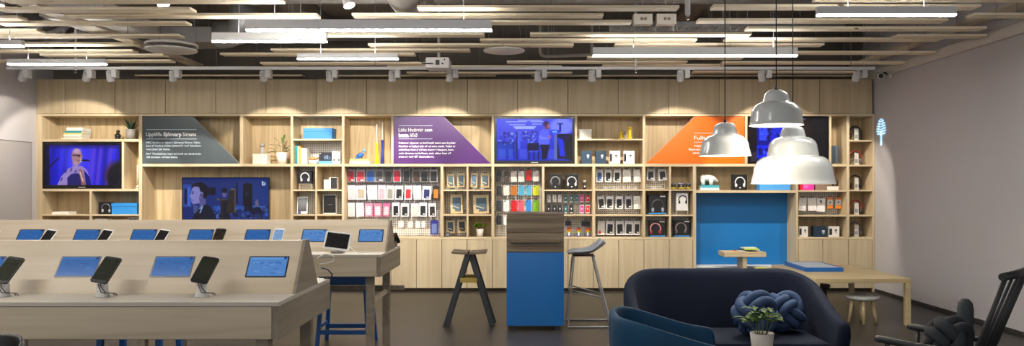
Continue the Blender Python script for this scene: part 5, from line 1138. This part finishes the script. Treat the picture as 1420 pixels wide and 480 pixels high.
# white tablet on its foot
Y = 6.11 + .13; r = thing('tablet_display', 'white tablet with dark screen leaning on the second table', 'tablet', (X(468, Y), Y, .9525))
M = Matrix.Translation((0, .0, .100)) @ Matrix.Rotation(R(7), 4, 'Y') @ Matrix.Rotation(R(-24), 4, 'X')
b = MB(); b.M = M; b.rrect(-.108, .108, -.080, .080, -.004, .005, .012); b.build('housing', mat('#e9e8e6', .3), r, bev=.001)
b = MB(); b.M = M; b.rrect(-.092, .092, -.062, .066, -.0048, -.0042, .003); b.build('screen', mat('#232326', .1, spec=.6, var=.4, nscale=30), r)
MB().rrect(-.05, .05, 0, .016, -.02, .055, .006).cyl((0, .03, .016), M @ Vector((0, .006, -.02)), .012, seg=12).build('foot', mat('#7f7d7a', .35), r)
MB().tube([(.10, .02, .05), (.14, -.02, .02), (.18, -.03, .005), (.20, .02, .004), (.24, .04, .004)], .003, 6).build('cable', WHITE, r)
# loose cables on the nearest table's back edge
o = MB().tube([(TX - .02, 4.48, .957), (TX + .03, 4.43, .963), (TX + .05, 4.40, .99), (TX + .03, 4.36, 1.025), (TX + .004, 4.33, 1.035)], .004, 6).build('cable', BLACK, None); tag(o, 'black cable looping over the back ledge of the nearest table', 'cable')
o = MB().tube([(TX + .004, 4.24, 1.10), (TX + .03, 4.30, 1.118), (TX + .065, 4.37, 1.10), (TX + .06, 4.39, 1.07), (TX + .025, 4.36, 1.058), (TX + .004, 4.30, 1.06)], .003, 6).build('cable', WHITE, None); tag(o, 'white cable loop at the right end of the nearest table', 'cable')
r = thing('display_phone', 'small black phone on the back ledge of the second table', 'phone', (X(557, 6.95), 6.93, .9525))
M = Matrix.Translation((-.06, 0, .075)) @ Matrix.Rotation(R(-14), 4, 'Y') @ Matrix.Rotation(R(40), 4, 'X'); b = MB(); b.M = M; b.rrect(-.036, .036, -.065, .065, -.004, .004, .010); b.build('phone', mat('#17181a', .3), r)
MB().lathe([(0, 0), (.03, 0), (.024, .01), (.02, .05), (0, .05)], 20, (-.06, .0, 0)).build('stand', mat('#6a6a6c', .4), r)

def square_stool(name, label, x, y, rot, w, d, h, spl, rail, m, group=None):
    r = thing(name, label, 'stool', (x, y, 0), R(rot), group)
    MB().rrect(-w / 2, w / 2, h - .028, h, -d / 2, d / 2, .006).build('seat', m, r, bev=.004)
    for q in (-d / 2 + .012, d / 2 - .034): MB().box(-w / 2 + .01, w / 2 - .01, q, q + .022, h - .085, h - .0285).build('apron', m, r)
    for sx in (-1, 1):
        for sy in (-1, 1):
            t = Vector((sx * (w / 2 - .025), sy * (d / 2 - .055), h - .03)); f = Vector((sx * (w / 2 - .025 + spl), sy * (d / 2 - .04 + spl * .8), 0)); q = .017
            L = MB(); vs = [(p.x + a * q, p.y + b_ * q, p.z) for p in (f, t) for a, b_ in ((-1, -1), (1, -1), (1, 1), (-1, 1))]
            L.add(vs, [(0, 3, 2, 1), (4, 5, 6, 7), (0, 1, 5, 4), (1, 2, 6, 5), (2, 3, 7, 6), (3, 0, 4, 7)]); L.build('leg', m, r, bev=.003)
    k = 1 - rail / h; ex = w / 2 - .025 + spl * k; ey = d / 2 - .04 + spl * .8 * k
    for sy in (-1, 1): MB().box(-ex, ex, sy * ey - .012, sy * ey + .012, rail - .02, rail + .02).build('foot_rail', m, r)
    for sx in (-1, 1): MB().box(sx * ex - .011, sx * ex + .011, -ey + .013, ey - .013, rail + .03, rail + .06).build('side_rail', m, r)
    return r
TEALBLUE = mat('#11579e', .45, var=.05)
square_stool('bar_stool', 'blue wooden stool under the right end of the second table', -1.72, 7.235, 0, .44, .36, .665, .045, .14, TEALBLUE, 'blue wooden stools')
square_stool('bar_stool', 'blue wooden stool under the nearest table, only its legs showing', -2.42, 4.74, 0, .40, .36, .665, .03, .14, TEALBLUE, 'blue wooden stools')

# ================================================================== COUNTER AND TALL STOOLS
Y = 7.9; cx0, cx1 = X(702.5, Y), X(782, Y)
r = thing('service_counter', 'narrow counter with grey oak top and glossy blue front', 'counter', ((cx0 + cx1) / 2, Y + .26, 0)); B = dict(world=True)
zt_ = Zz(296, Y)
MB().box(cx0 + .002, cx1 - .002, Y + .006, Y + .52, .045, zt_ - .03).build('body', M_GREYOAK, r, **B)
MB().box(cx0, cx1, Y - .006, Y + .524, zt_ - .0295, zt_).build('worktop', M_GREYOAK, r, bev=.003, **B)
MB().box(cx0, cx1, Y - .006, Y + .0055, Zz(322.5, Y), zt_ - .031).build('upper_board', M_GREYOAK, r, bev=.002, **B)
MB().box(cx0, cx1, Y - .006, Y + .0055, Zz(349.4, Y), Zz(323.4, Y)).build('lower_board', M_GREYOAK, r, bev=.002, **B)
MB().box(X(707.5, Y), X(777, Y), Y - .045, Y - .0065, Zz(336.6, Y), Zz(331.2, Y)).build('handle_ledge', M_GREYOAK, r, bev=.003, **B)
MB().box(cx0, cx1, Y - .006, Y + .0055, Zz(452, Y), Zz(350.2, Y)).build('blue_panel', mat('#0862ac', .22, spec=.6, var=.03, nscale=3), r, bev=.002, **B)
for x in (cx0 + .04, cx1 - .10):
    for y in (Y + .02, Y + .44): MB().box(x, x + .06, y, y + .06, 0, .0445).build('foot', DGREY, r, **B)

Y = 8.24; k = Y / F; xs = X(651.5, Y)
r = thing('bar_stool', 'dark A-frame stool with split wooden seat left of the counter', 'stool', (xs, Y, 0)); hs_ = .80
DK = mat('#2f3338', .5, var=.04)
for s in (-1, 1):
    st = MB(); n = 8; pts = []
    for i in range(n + 1):
        u = i / n; pts.append((s * (.008 + .176 * u), hs_ + .010 * u * u))
    poly = pts + [(p[0], p[1] - .026) for p in reversed(pts)]
    if s > 0: poly = poly[::-1]
    st.prism(poly, -.15, .15, 'XZ'); st.build('seat_half', M_GREYOAK, r, bev=.003)
for y in (-.11, .11):
    yy = y * 1.15
    for s in (-1, 1):
        a = Vector((s * .016, y, hs_ - .028)); b = Vector((s * .250, yy, 0)); q = .030
        L = MB(); vs = []
        for p, h in ((b, q), (a, q)):
            vs += [(p.x - h, p.y - .014 - (.001 if s > 0 else -.030) * 0, p.z), (p.x + h, p.y - .014, p.z), (p.x + h, p.y + .014, p.z), (p.x - h, p.y + .014, p.z)]
        if s > 0: vs = [(x, y_ + .0295, z) for x, y_, z in vs]
        L.add(vs, [(0, 3, 2, 1), (4, 5, 6, 7), (0, 1, 5, 4), (1, 2, 6, 5), (2, 3, 7, 6), (3, 0, 4, 7)]); L.build('leg', DK, r, bev=.003)
for q in (-.170, .160): MB().box(-.092, .092, q, q + .027, .475, .525).build('foot_rest', mat('#a08a3e', .5), r, bev=.003)

# wire stool with a moulded shell
r = thing('bar_stool', 'grey moulded bar stool on thin wire legs right of the counter', 'stool', (X(816, 8.25), 8.25, 0))
g = []; nu, nv = 12, 14
for j in range(nv + 1):
    v = j / nv     # front lip at -x, back at +x
    x = -.225 + .42 * v; base = .775 + (.010 * (1 - v / .35) ** 2 if v < .35 else 0)
    base = .785 - .012 * math.sin(PI * min(1, v / .7)) - (.0 if v > .12 else .02 * (1 - v / .12)); back = max(0, (v - .55) / .45)
    z0 = base + .105 * back ** 1.7
    wd = .19 + .035 * math.sin(PI * min(1, v * 1.05)) - .05 * back ** 3
    for i in range(nu + 1):
        u = -1 + 2 * i / nu
        g.append((x + .03 * back * 0 - .05 * back * abs(u) ** 2, u * wd, z0 + (.045 + .03 * back) * abs(u) ** 2.6 * (.35 + v) - .05 * back * abs(u) ** 3 + .012 * 0))
fs = [(j * (nu + 1) + i, j * (nu + 1) + i + 1, (j + 1) * (nu + 1) + i + 1, (j + 1) * (nu + 1) + i) for j in range(nv) for i in range(nu)]
o = MB().add(g, fs, 0, True).build('seat_shell', mat('#a3abb4', .5), r); md = o.modifiers.new('Solidify', 'SOLIDIFY'); md.thickness = .016; md.offset = -1
md = o.modifiers.new('Subdivision', 'SUBSURF'); md.levels = 1; md.render_levels = 1
LEG = mat('#a3a7ac', .35, .3)
for y in (-.20, .24):
    MB().tube([(-.16, y * .65, .752), (-.165, y * .66, .74), (-.232, y, .03), (-.238, y, .010), (-.22, y, .009), (.21, y, .009), (.232, y, .010), (.225, y, .03), (.05, y * .66, .74), (.045, y * .65, .752)], .009, 8).build('leg_frame', LEG, r)
    MB().tube([(-.199, y * .845, .40), (.141, y * .86, .315)], .007, 8).build('side_bar', LEG, r)
MB().tube([(-.201, -.169 * .98, .385), (-.201, .20, .385)], .008, 8).build('foot_rest', LEG, r)
MB().box(-.17, .06, -.14, .165, .752, .758).build('seat_plate', DGREY, r)

# ================================================================== SEATING CORNER
def shell_mesh(w, d, rc, hb, ha, zb, th, drop0, inset=.05, power=1.0):
    """U-shaped upholstered shell; open towards -y, back at y=d, y=0 at the arm fronts"""
    path = []; hw = w / 2
    for i in range(7): path.append((-hw, (d - rc) * i / 7, -1, 0))
    for i in range(7):
        a = PI - (PI / 2) * i / 7; path.append((-hw + rc + rc * math.cos(a), d - rc + rc * math.sin(a), math.cos(a), math.sin(a)))
    n = 9
    for i in range(n + 1): path.append((-hw + rc + (w - 2 * rc) * i / n, d, 0, 1))
    for i in range(1, 8):
        a = PI / 2 - (PI / 2) * i / 7; path.append((hw - rc + rc * math.cos(a), d - rc + rc * math.sin(a), math.cos(a), math.sin(a)))
    for i in range(1, 8): path.append((hw, (d - rc) * (1 - i / 7), 1, 0))
    S = [0]
    for p, q in zip(path, path[1:]): S.append(S[-1] + math.hypot(q[0] - p[0], q[1] - p[1]))
    T = S[-1]; arm = (d - rc) + rc * PI / 2; verts = []; prof_n = 10
    for (x, y, nx, ny), s in zip(path, S):
        q = min(s, T - s) / (arm * drop0); q = min(1.0, q); e = (3 * q * q - 2 * q ** 3) ** power; h = ha + (hb - ha) * e
        pr = [(-inset, zb), (-inset * .25, zb + (h - zb) * .4), (0, h - .10), (-.004, h - .02), (-th * .3, h), (-th * .7, h), (-th + .004, h - .02), (-th, h - .10), (-th - .03, zb + .25 * (h - zb) + .05), (-th - .03, zb)]
        for o, z in pr: verts.append((x + nx * o, y + ny * o, z))
    m = MB(); L = len(path); fs = []
    for i in range(L - 1):
        for k in range(prof_n):
            j = (k + 1) % prof_n; fs.append((i * prof_n + k, (i + 1) * prof_n + k, (i + 1) * prof_n + j, i * prof_n + j))
    m.add(verts, fs, 0, True)
    m.f.append(tuple(range(prof_n))); m.mi.append(0); m.sm.append(True)
    m.f.append(tuple(range((L - 1) * prof_n + prof_n - 1, (L - 1) * prof_n - 1, -1))); m.mi.append(0); m.sm.append(True)
    return m
SOFA = mat('#151d30', .9, spec=.2, var=.10, nscale=120, bump=.1)
sofa = thing('sofa', 'dark navy two-seat sofa with a curved wraparound back', 'sofa', (1.585, 5.55, 0))
shell_mesh(1.62, .86, .30, .815, .50, .16, .10, .98).build('shell', SOFA, sofa, sub=1)
m = MB(); m.prism([(-.655, .02), (.655, .02), (.655, .50), (.56, .66), (-.56, .66), (-.655, .50)], .17, .35, 'XY'); m.build('seat_cushion', SOFA, sofa, bev=.035)
for x in (-.6, .6):
    for y in (.10, .70): MB().cyl((x * 1.06, y + (.03 if y > .4 else -.03), 0), (x, y, .172), .012, .016, 12).build('leg', BLACK, sofa)
def knot(name, label, loc, Rr, sr, rot, m, group):
    b = MB(); b.M = Matrix.Rotation(rot[0], 4, 'X') @ Matrix.Rotation(rot[1], 4, 'Y') @ Matrix.Rotation(rot[2], 4, 'Z')
    n = 56
    for axis in range(3):
        for s in (-1, 1):
            pts = []
            for i in range(n):
                t = 2 * PI * i / n; rad = Rr + sr * .75 * math.cos(2 * t); off = s * sr * 1.03 + sr * .12 * math.sin(4 * t + axis)
                c = Vector((rad * math.cos(t), rad * math.sin(t), off))
                pts.append({0: c, 1: Vector((c.z, c.x, c.y)), 2: Vector((c.y, c.z, c.x))}[axis])
            b.tube(pts, sr, 10, closed=True)
    b.ell((0, 0, 0), Rr * .86, 16, 12)
    mz = min(v[2] for v in b.v); b.v = [(x, y, z - mz) for x, y, z in b.v]
    o = b.build(name, m, None, loc); tag(o, label, 'cushion', group); return o
KN = mat('#374a6c', .85, spec=.2, var=.06, nscale=200, bump=.1)
knot('knot_cushion', 'larger blue knotted cushion on the sofa behind the potted plant', (1.745, 5.80, .3515), .126, .036, (.5, .35, .3), KN, 'blue knotted cushions')
knot('knot_cushion', 'smaller blue knotted cushion tucked into the sofa corner', (2.035, 6.00, .3515), .110, .034, (1.1, -.4, .8), KN, 'blue knotted cushions')
CH = mat('#0a3c5c', .7, spec=.3, var=.05, nscale=100, bump=.08)
ac = thing('lounge_chair', 'teal blue tub chair seen from behind in front of the sofa', 'chair', (1.15, 4.29, 0), PI / 2)
shell_mesh(.68, .68, .24, .79, .645, .22, .05, .85).build('shell', CH, ac, sub=1)
m = MB(); m.prism([(-.262, .02), (.262, .02), (.262, .40), (.20, .54), (-.20, .54), (-.262, .40)], .23, .40, 'XY'); m.build('seat_cushion', CH, ac, bev=.03)
for x in (-.24, .24):
    for y in (.10, .54): MB().cyl((x * 1.1, y + (.04 if y > .3 else -.04), 0), (x, y, .235), .010, .014, 12).build('leg', BLACK, ac)
# low table with the plant
lt = thing('side_table', 'low round table just below the frame carrying the leafy plant', 'table', (1.50, 4.80, 0))
MB().lathe([(0, .405), (.235, .405), (.245, .412), (.245, .424), (.24, .43), (0, .43)], 40).build('tabletop', mat('#b9a98a', .5), lt)
MB().lathe([(0, 0), (.16, 0), (.16, .012), (.02, .02), (.02, .4045), (0, .4045)], 24).build('pedestal', BLACK, lt)
def basil(r, h, k):
    m = MB(); st = MB(); rr = random.Random(21)
    for i, (a, e, L) in enumerate([(0, 1.45, .16), (PI, 1.42, .17), (1.2, 1.35, .14), (4.0, 1.3, .13), (.3, 1.0, .13), (2.9, .95, .13)]):
        d = Vector((math.cos(a) * math.cos(e), .7 * math.sin(a) * math.cos(e), math.sin(e))); b = Vector((.025 * math.cos(a), .02 * math.sin(a), h - .02))
        st.tube([b, b + d * L * .5, b + d * L], [.0035, .003, .002], 6)
        for q in range(7):
            aa = 2 * PI * q / 7 + rr.random() * .5; leaf(m, b + d * L * (.82 + .18 * (q % 2)), (math.cos(aa), .8 * math.sin(aa), .35), rr.uniform(.065, .095), .034, .9, 5, roll=rr.uniform(-.3, .3))
    st.build('stem', STEM, r); m.build('leaves', mat('#4f7426', .6, spec=.2, var=.25, nscale=10), r)
Yp = 4.74; pot_plant('potted_plant', 'leafy green plant in a pale pot in front of the knotted cushions', 1062.5, .4308, 33, 30.5, '#b9b4ad', None, basil, Y=Yp, taper=.8)
# dark low-backed chair at the near left corner
bc = thing('bar_chair', 'black low-backed bar chair in the bottom left corner', 'chair', (X(28, 3.1), 2.62, 0))
shell_mesh(.34, .36, .13, .925, .80, .66, .035, .9, inset=.02).build('back_shell', mat('#141416', .5), bc, sub=1)
m = MB(); m.prism([(-.135, 0), (.135, 0), (.135, .24), (-.135, .24)], .66, .71, 'XY'); m.build('seat', mat('#18181b', .6), bc, bev=.012)
for x in (-.12, .12):
    for y in (.03, .28): MB().cyl((x * 1.5, y + (.06 if y > .1 else -.06), 0), (x, y, .665), .012, seg=10).build('leg', BLACK, bc)

# play table, its box and stools
xl, xr, yf, yb, zt_ = 3.10, 4.14, 8.16, 9.62, .508
t = thing('play_table', 'low pale wooden play table beside the right wall', 'table', ((xl + xr) / 2, (yf + yb) / 2, 0))
MB().box(xl, xr, yf, yb, zt_ - .048, zt_).build('tabletop', M_BIRCH, t, world=True, bev=.004)
for x in (xl + .002, xr - .057):
    for y in (yf + .002, yb - .057): MB().box(x, x + .055, y, y + .055, 0, zt_ - .0485).build('leg', M_BIRCH, t, world=True, bev=.003)
bx0, bx1, by0, by1 = 3.245, 3.69, 8.83, 9.56
t = thing('light_box', 'flat blue framed box with a white panel on the play table', 'box', ((bx0 + bx1) / 2, (by0 + by1) / 2, zt_ + .0008)); w, d = (bx1 - bx0) / 2, (by1 - by0) / 2
BL = mat('#1667bd', .4)
m = MB(); m.box(-w, w, -d, -d + .03, 0, .046).box(-w, w, d - .03, d, 0, .046).box(-w, -w + .03, -d + .03, d - .03, 0, .046).box(w - .03, w, -d + .03, d - .03, 0, .046); m.build('frame', BL, t, bev=.002)
MB().box(-w + .0305, w - .0305, -d + .0305, d - .0305, 0, .0445).build('panel', mat('#e4e8ec', .4), t)
m = MB()
for i in range(1, 9): m.box(-w + .031, w - .031, -d + .03 + (2 * d - .06) * i / 9 - .004, -d + .03 + (2 * d - .06) * i / 9 + .004, .0447, .0462)
for i in range(1, 5): m.box(-w + .03 + (2 * w - .06) * i / 5 - .003, -w + .03 + (2 * w - .06) * i / 5 + .003, -d + .031, d - .031, .0447, .046)
m.build('divider', mat('#a9bdd2', .4), t)
def round_stool(x, y, rad, h, label, seatm, legm, rot=.5):
    r = thing('low_stool', label, 'stool', (x, y, 0), rot, 'low round stools')
    MB().lathe([(0, h - .035), (rad * .93, h - .035), (rad, h - .025), (rad, h - .006), (rad * .97, h), (0, h)], 36).build('seat', seatm, r)
    for q in range(4):
        a = PI / 4 + q * PI / 2; MB().cyl((rad * .80 * math.cos(a), rad * .80 * math.sin(a), 0), (rad * .58 * math.cos(a), rad * .58 * math.sin(a), h - .0355), .017, .020, 14).build('leg', legm, r)
round_stool(X(1196, 8.34), 8.34, .172, .30, 'low round stool with a white seat in front of the play table', mat('#c9cccb', .5), M_BIRCH, .45)
round_stool(X(1131, 9.0), 8.96, .15, .345, 'low brown stool mostly hidden between sofa and play table', M_WALNUT, M_WALNUT, .2)
# table inside the blue niche
Yn = 10.48; x0, x1 = X(1004.8, Yn), X(1062.6, Yn)
t = thing('niche_table', 'small thick pale wooden table in front of the blue niche', 'table', ((x0 + x1) / 2, Yn + .17, 0)); zt_ = Zz(350, Yn)
MB().box(x0, x1, Yn, Yn + .345, zt_ - .068, zt_).build('tabletop', M_ASHX, t, world=True, bev=.004)
MB().box(X(1031, Yn), X(1036.6, Yn), Yn + .02, Yn + .32, 0, zt_ - .0685).build('post', M_ASH, t, world=True, bev=.002)
MB().box(X(1016, Yn), X(1052, Yn), Yn + .01, Yn + .33, 0, .0).build('foot', M_ASH, t, world=True) if False else None
for i, (px, y, w, d, c, rot, dz_, lab) in enumerate([(1019, .15, .11, .15, '#e8d44a', 10, 0, 'yellow picture sheet on the niche table'), (1022, .20, .10, .14, '#d8484a', -12, .0035, 'red picture sheet on the niche table'), (1029, .12, .10, .14, '#ecebe4', 20, .007, 'white sheet on the niche table next to the red sheet'),
                              (1036, .22, .20, .15, '#3d4a3f', 8, .0105, 'dark booklet on the niche table under the pale green one'), (1042, .14, .20, .13, '#b9cf5a', -6, .0245, 'lime green booklet on the niche table'), (1038, .22, .19, .12, '#dfe6d2', 14, .0385, 'pale green booklet topping the heap on the niche table')]):
    o = MB().box(-w / 2, w / 2, -d / 2, d / 2, 0, .003 if i < 3 else .0135).build('booklet' if i > 2 else 'paper_sheet', mat(c, .5, var=.2, nscale=30), None, (X(px, Yn + y), Yn + y, zt_ + .0006 + dz_), R(rot)); tag(o, lab, 'paper', 'papers on the niche table')
nb = thing('niche_bench', 'low white-topped blue bench across the back of the niche', 'bench', (X(1035, 11.0), 11.02, 0)); z = .352
MB().box(xf(965.3) + .004, xf(1103.5) - .004, 10.88, 11.17, 0, z - .02).build('base', mat('#1f86cc', .4), nb, world=True)
MB().box(xf(965.3) + .003, xf(1103.5) - .003, 10.87, 11.172, z - .0195, z).build('seat_board', mat('#dcdedc', .5), nb, world=True, bev=.002)
ys = thing('low_stool', 'low stool with a yellow seat right of the niche table', 'stool', (X(1064, 10.1), 10.25, 0), group='low round stools'); 
MB().lathe([(0, .375), (.115, .375), (.12, .38), (.12, .40), (0, .403)], 28).build('seat', mat('#d9d34a', .5), ys)
for q in range(4):
    a = PI / 4 + q * PI / 2; MB().cyl((.10 * math.cos(a), .10 * math.sin(a), 0), (.07 * math.cos(a), .07 * math.sin(a), .3745), .014, .016, 12).build('leg', M_BIRCH, ys)

# rocking chair, seen from behind; local +y is where the sitter looks
rc = thing('rocking_chair', 'black spindle-back rocking chair near the right wall', 'rocking chair', (2.53, 4.67, 0), R(45))
RB = mat('#2b2d31', .5, var=.05); sh = .40
m = MB(); m.rrect(-.25, .25, -.02, .02, -.24, .26, .012); m.M = Matrix()
m.v = [(x, y, z + sh + y * .10) for x, y, z in m.v]; m.build('seat', RB, rc, bev=.006)
cz, cy = 1.005, -.44
MB().tube([(-.275, cy + .03, cz - .006), (-.15, cy - .01, cz + .004), (0, cy - .02, cz + .008), (.15, cy - .01, cz + .004), (.275, cy + .03, cz - .006)], [.022, .024, .024, .024, .022], 12).build('crest_rail', RB, rc)
for i in range(7):
    u = -1 + i / 3; x1_ = u * .245; x0_ = u * .19
    MB().cyl((x0_, -.205 - .004, sh - .008), (x1_, cy - .010 + .03 * u * u, cz - .008), .011 if abs(u) < 1 else .017, .009 if abs(u) < 1 else .014, 10).build('spindle', RB, rc)
for s in (-1, 1):
    MB().tube([(s * .222, -.262, .545), (s * .265, -.16, .545), (s * .285, .05, .555), (s * .285, .24, .568), (s * .285, .265, .566)], [.017, .020, .021, .023, .016], 10).build('armrest', RB, rc)
    MB().cyl((s * .225, .19, sh + .01), (s * .283, .20, .556), .013, seg=10).build('arm_post', RB, rc); MB().cyl((s * .222, -.02, sh + .01), (s * .282, -.03, .542), .011, seg=10).build('arm_post', RB, rc)
    for y, yb_ in ((.20, .28), (-.17, -.26)):
        MB().cyl((s * .20, y, sh - .022 + y * .1), (s * .235, yb_, .075 if y > 0 else .07), .018, .014, 10).build('leg', RB, rc)
    MB().tube([(s * .235, -.55, .12), (s * .235, -.40, .075), (s * .235, -.22, .042), (s * .235, 0, .024), (s * .235, .20, .036), (s * .235, .36, .068)], .0235, 8).build('rocker', RB, rc)
# grey knitted cushion sitting in it
GK = mat('#4b5154', .95, spec=.1, var=.25, nscale=90, bump=.3)
cw = Matrix.Translation((2.53, 4.67, 0)) @ Matrix.Rotation(R(45), 4, 'Z')
p = cw @ Vector((-.025, -.070, 0)); knot('knot_cushion', 'grey knotted cushion on the rocking chair seat', (p.x, p.y, sh + .038), .084, .035, (.3, .7, .2), mat('#3a3d42', .9, spec=.15, var=.1, nscale=150), None)
p = cw @ Vector((.185, -.105, 0)); o = MB().lathe([(0, 0), (.036, .008), (.045, .05), (.046, .2), (.047, .30), (.040, .342), (.022, .364), (0, .368)], 20)
o = o.build('woolly_bolster', GK, None, (p.x, p.y, sh + .034)); tag(o, 'woolly grey bolster standing beside the knotted cushion in the rocking chair', 'cushion')

# ================================================================== PENDANT LAMPS
ENA = mat('#cbd0d1', .18, spec=.6, var=.02, coat=.4); INN = mat('#f3efe6', .5)
BULB = emissive('bulb_glow', '#fff0d6', 14)
def pendant(px, rim_y, Z0, tiers, label, cord_px=None):
    """tiers from the bottom: (half width px, bottom y, top y)"""
    k = Z0 / F; x = X(px, Z0); zr = Zz(rim_y, Z0)
    r = thing('pendant_lamp', label, 'lamp', (x, Z0, zr), group='bell-shaped pendant lamps')
    prof = []
    for ti, (hw, yb_, yt_, hw2) in enumerate(tiers):
        z0, z1 = (rim_y - yb_) * k, (rim_y - yt_) * k; a, b = hw * k, hw2 * k; H = z1 - z0; nx = tiers[ti + 1][0] * k if ti + 1 < len(tiers) else b * .30; rx, rz = b - nx, H * .58
        if ti == 0: prof += [(a + .0015, z0), (a + .0015, z0 + .004)]
        prof.append((a - .002, z0 + .008)); prof.append((a - (a - b) * .45, z0 + H * .2))
        for q in range(7):
            t = PI / 2 * q / 6; prof.append((b - rx + rx * math.cos(t), z1 - rz + rz * math.sin(t)))
    prof.append((.012, prof[-1][1] + .002))
    MB().lathe(prof, 56).build('shade', ENA, r)
    inner = [(q[0] - .006, q[1] - .003) for q in prof[2:-1]]; inner = [(prof[0][0] - .001, .0005)] + inner
    MB().lathe(inner, 56).build('inner_shade', INN, r)
    top = prof[-1][1]
    MB().lathe([(.0, top + .028), (.009, top + .026), (.014, top + .004), (.014, top - .012)], 16).build('cord_grip', mat('#2a2a2c', .4), r)
    MB().cyl((0, 0, top + .02), (0, 0, CEIL - zr - .02), .0042, seg=8).build('cord', BLACK, r)
    MB().lathe([(0, CEIL - zr - .024), (.05, CEIL - zr - .022), (.05, CEIL - zr - .001), (0, CEIL - zr - .001)], 24).build('ceiling_rose', WHITE, r)
    bz = min(.10, top * .45)
    MB().ell((0, 0, bz), .032, 16, 10).build('bulb', BULB, r); MB().cyl((0, 0, bz + .03), (0, 0, top - .004), .016, seg=12).build('socket', WHITE, r)
    L = bpy.data.lights.new('bulb_light', 'POINT'); L.energy = 13; L.color = (1, .88, .7); L.shadow_soft_size = .035
    lo = bpy.data.objects.new('bulb_light', L); COL.objects.link(lo); lo.parent = r; lo.location = (0, 0, bz - .045)
    return r
pendant(1005.3, 216.4, 6.15, [(35.5, 216.4, 187.5, 32.5), (17, 187.5, 170.3, 15.8)], 'smallest grey-white bell pendant hanging in front of the orange sign')
pendant(1076.4, 174.2, 5.75, [(36.2, 174.2, 142, 34), (18.4, 142, 125, 16.6)], 'grey-white bell pendant hanging highest, above the largest lamp')
pendant(1099.3, 255.4, 6.35, [(56.3, 255.4, 217, 52.5), (34.6, 217, 190.5, 32.4), (17.4, 190.5, 174, 15.6)], 'largest three-tiered white pendant lamp in front of the dark television')

# ================================================================== CAMERA, WORLD, LIGHT
cam = bpy.data.cameras.new('camera'); cam.sensor_width = 36; cam.sensor_fit = 'HORIZONTAL'; cam.lens = 36 * F / 1420
cam.shift_x = (710 - VX) / 1420; cam.shift_y = (VY - 240) / 1420; cam.clip_start = .05
co = bpy.data.objects.new('camera', cam); COL.objects.link(co); co.location = (0, 0, EYE); co.rotation_euler = (PI / 2, 0, 0); scn.camera = co
w = bpy.data.worlds.new('shop_surroundings'); scn.world = w; w.use_nodes = True
bg = w.node_tree.nodes['Background']; bg.inputs[0].default_value = (1.0, .98, .96, 1); bg.inputs[1].default_value = 0.9
scn.view_settings.view_transform = 'Standard'; scn.view_settings.look = 'None'; scn.view_settings.gamma = 1.0; scn.view_settings.use_curve_mapping = False
scn.view_settings.exposure = 0.5
scn.cycles.use_denoising = True; scn.cycles.max_bounces = 6; scn.cycles.caustics_reflective = False; scn.cycles.caustics_refractive = False; scn.cycles.sample_clamp_indirect = 3.0
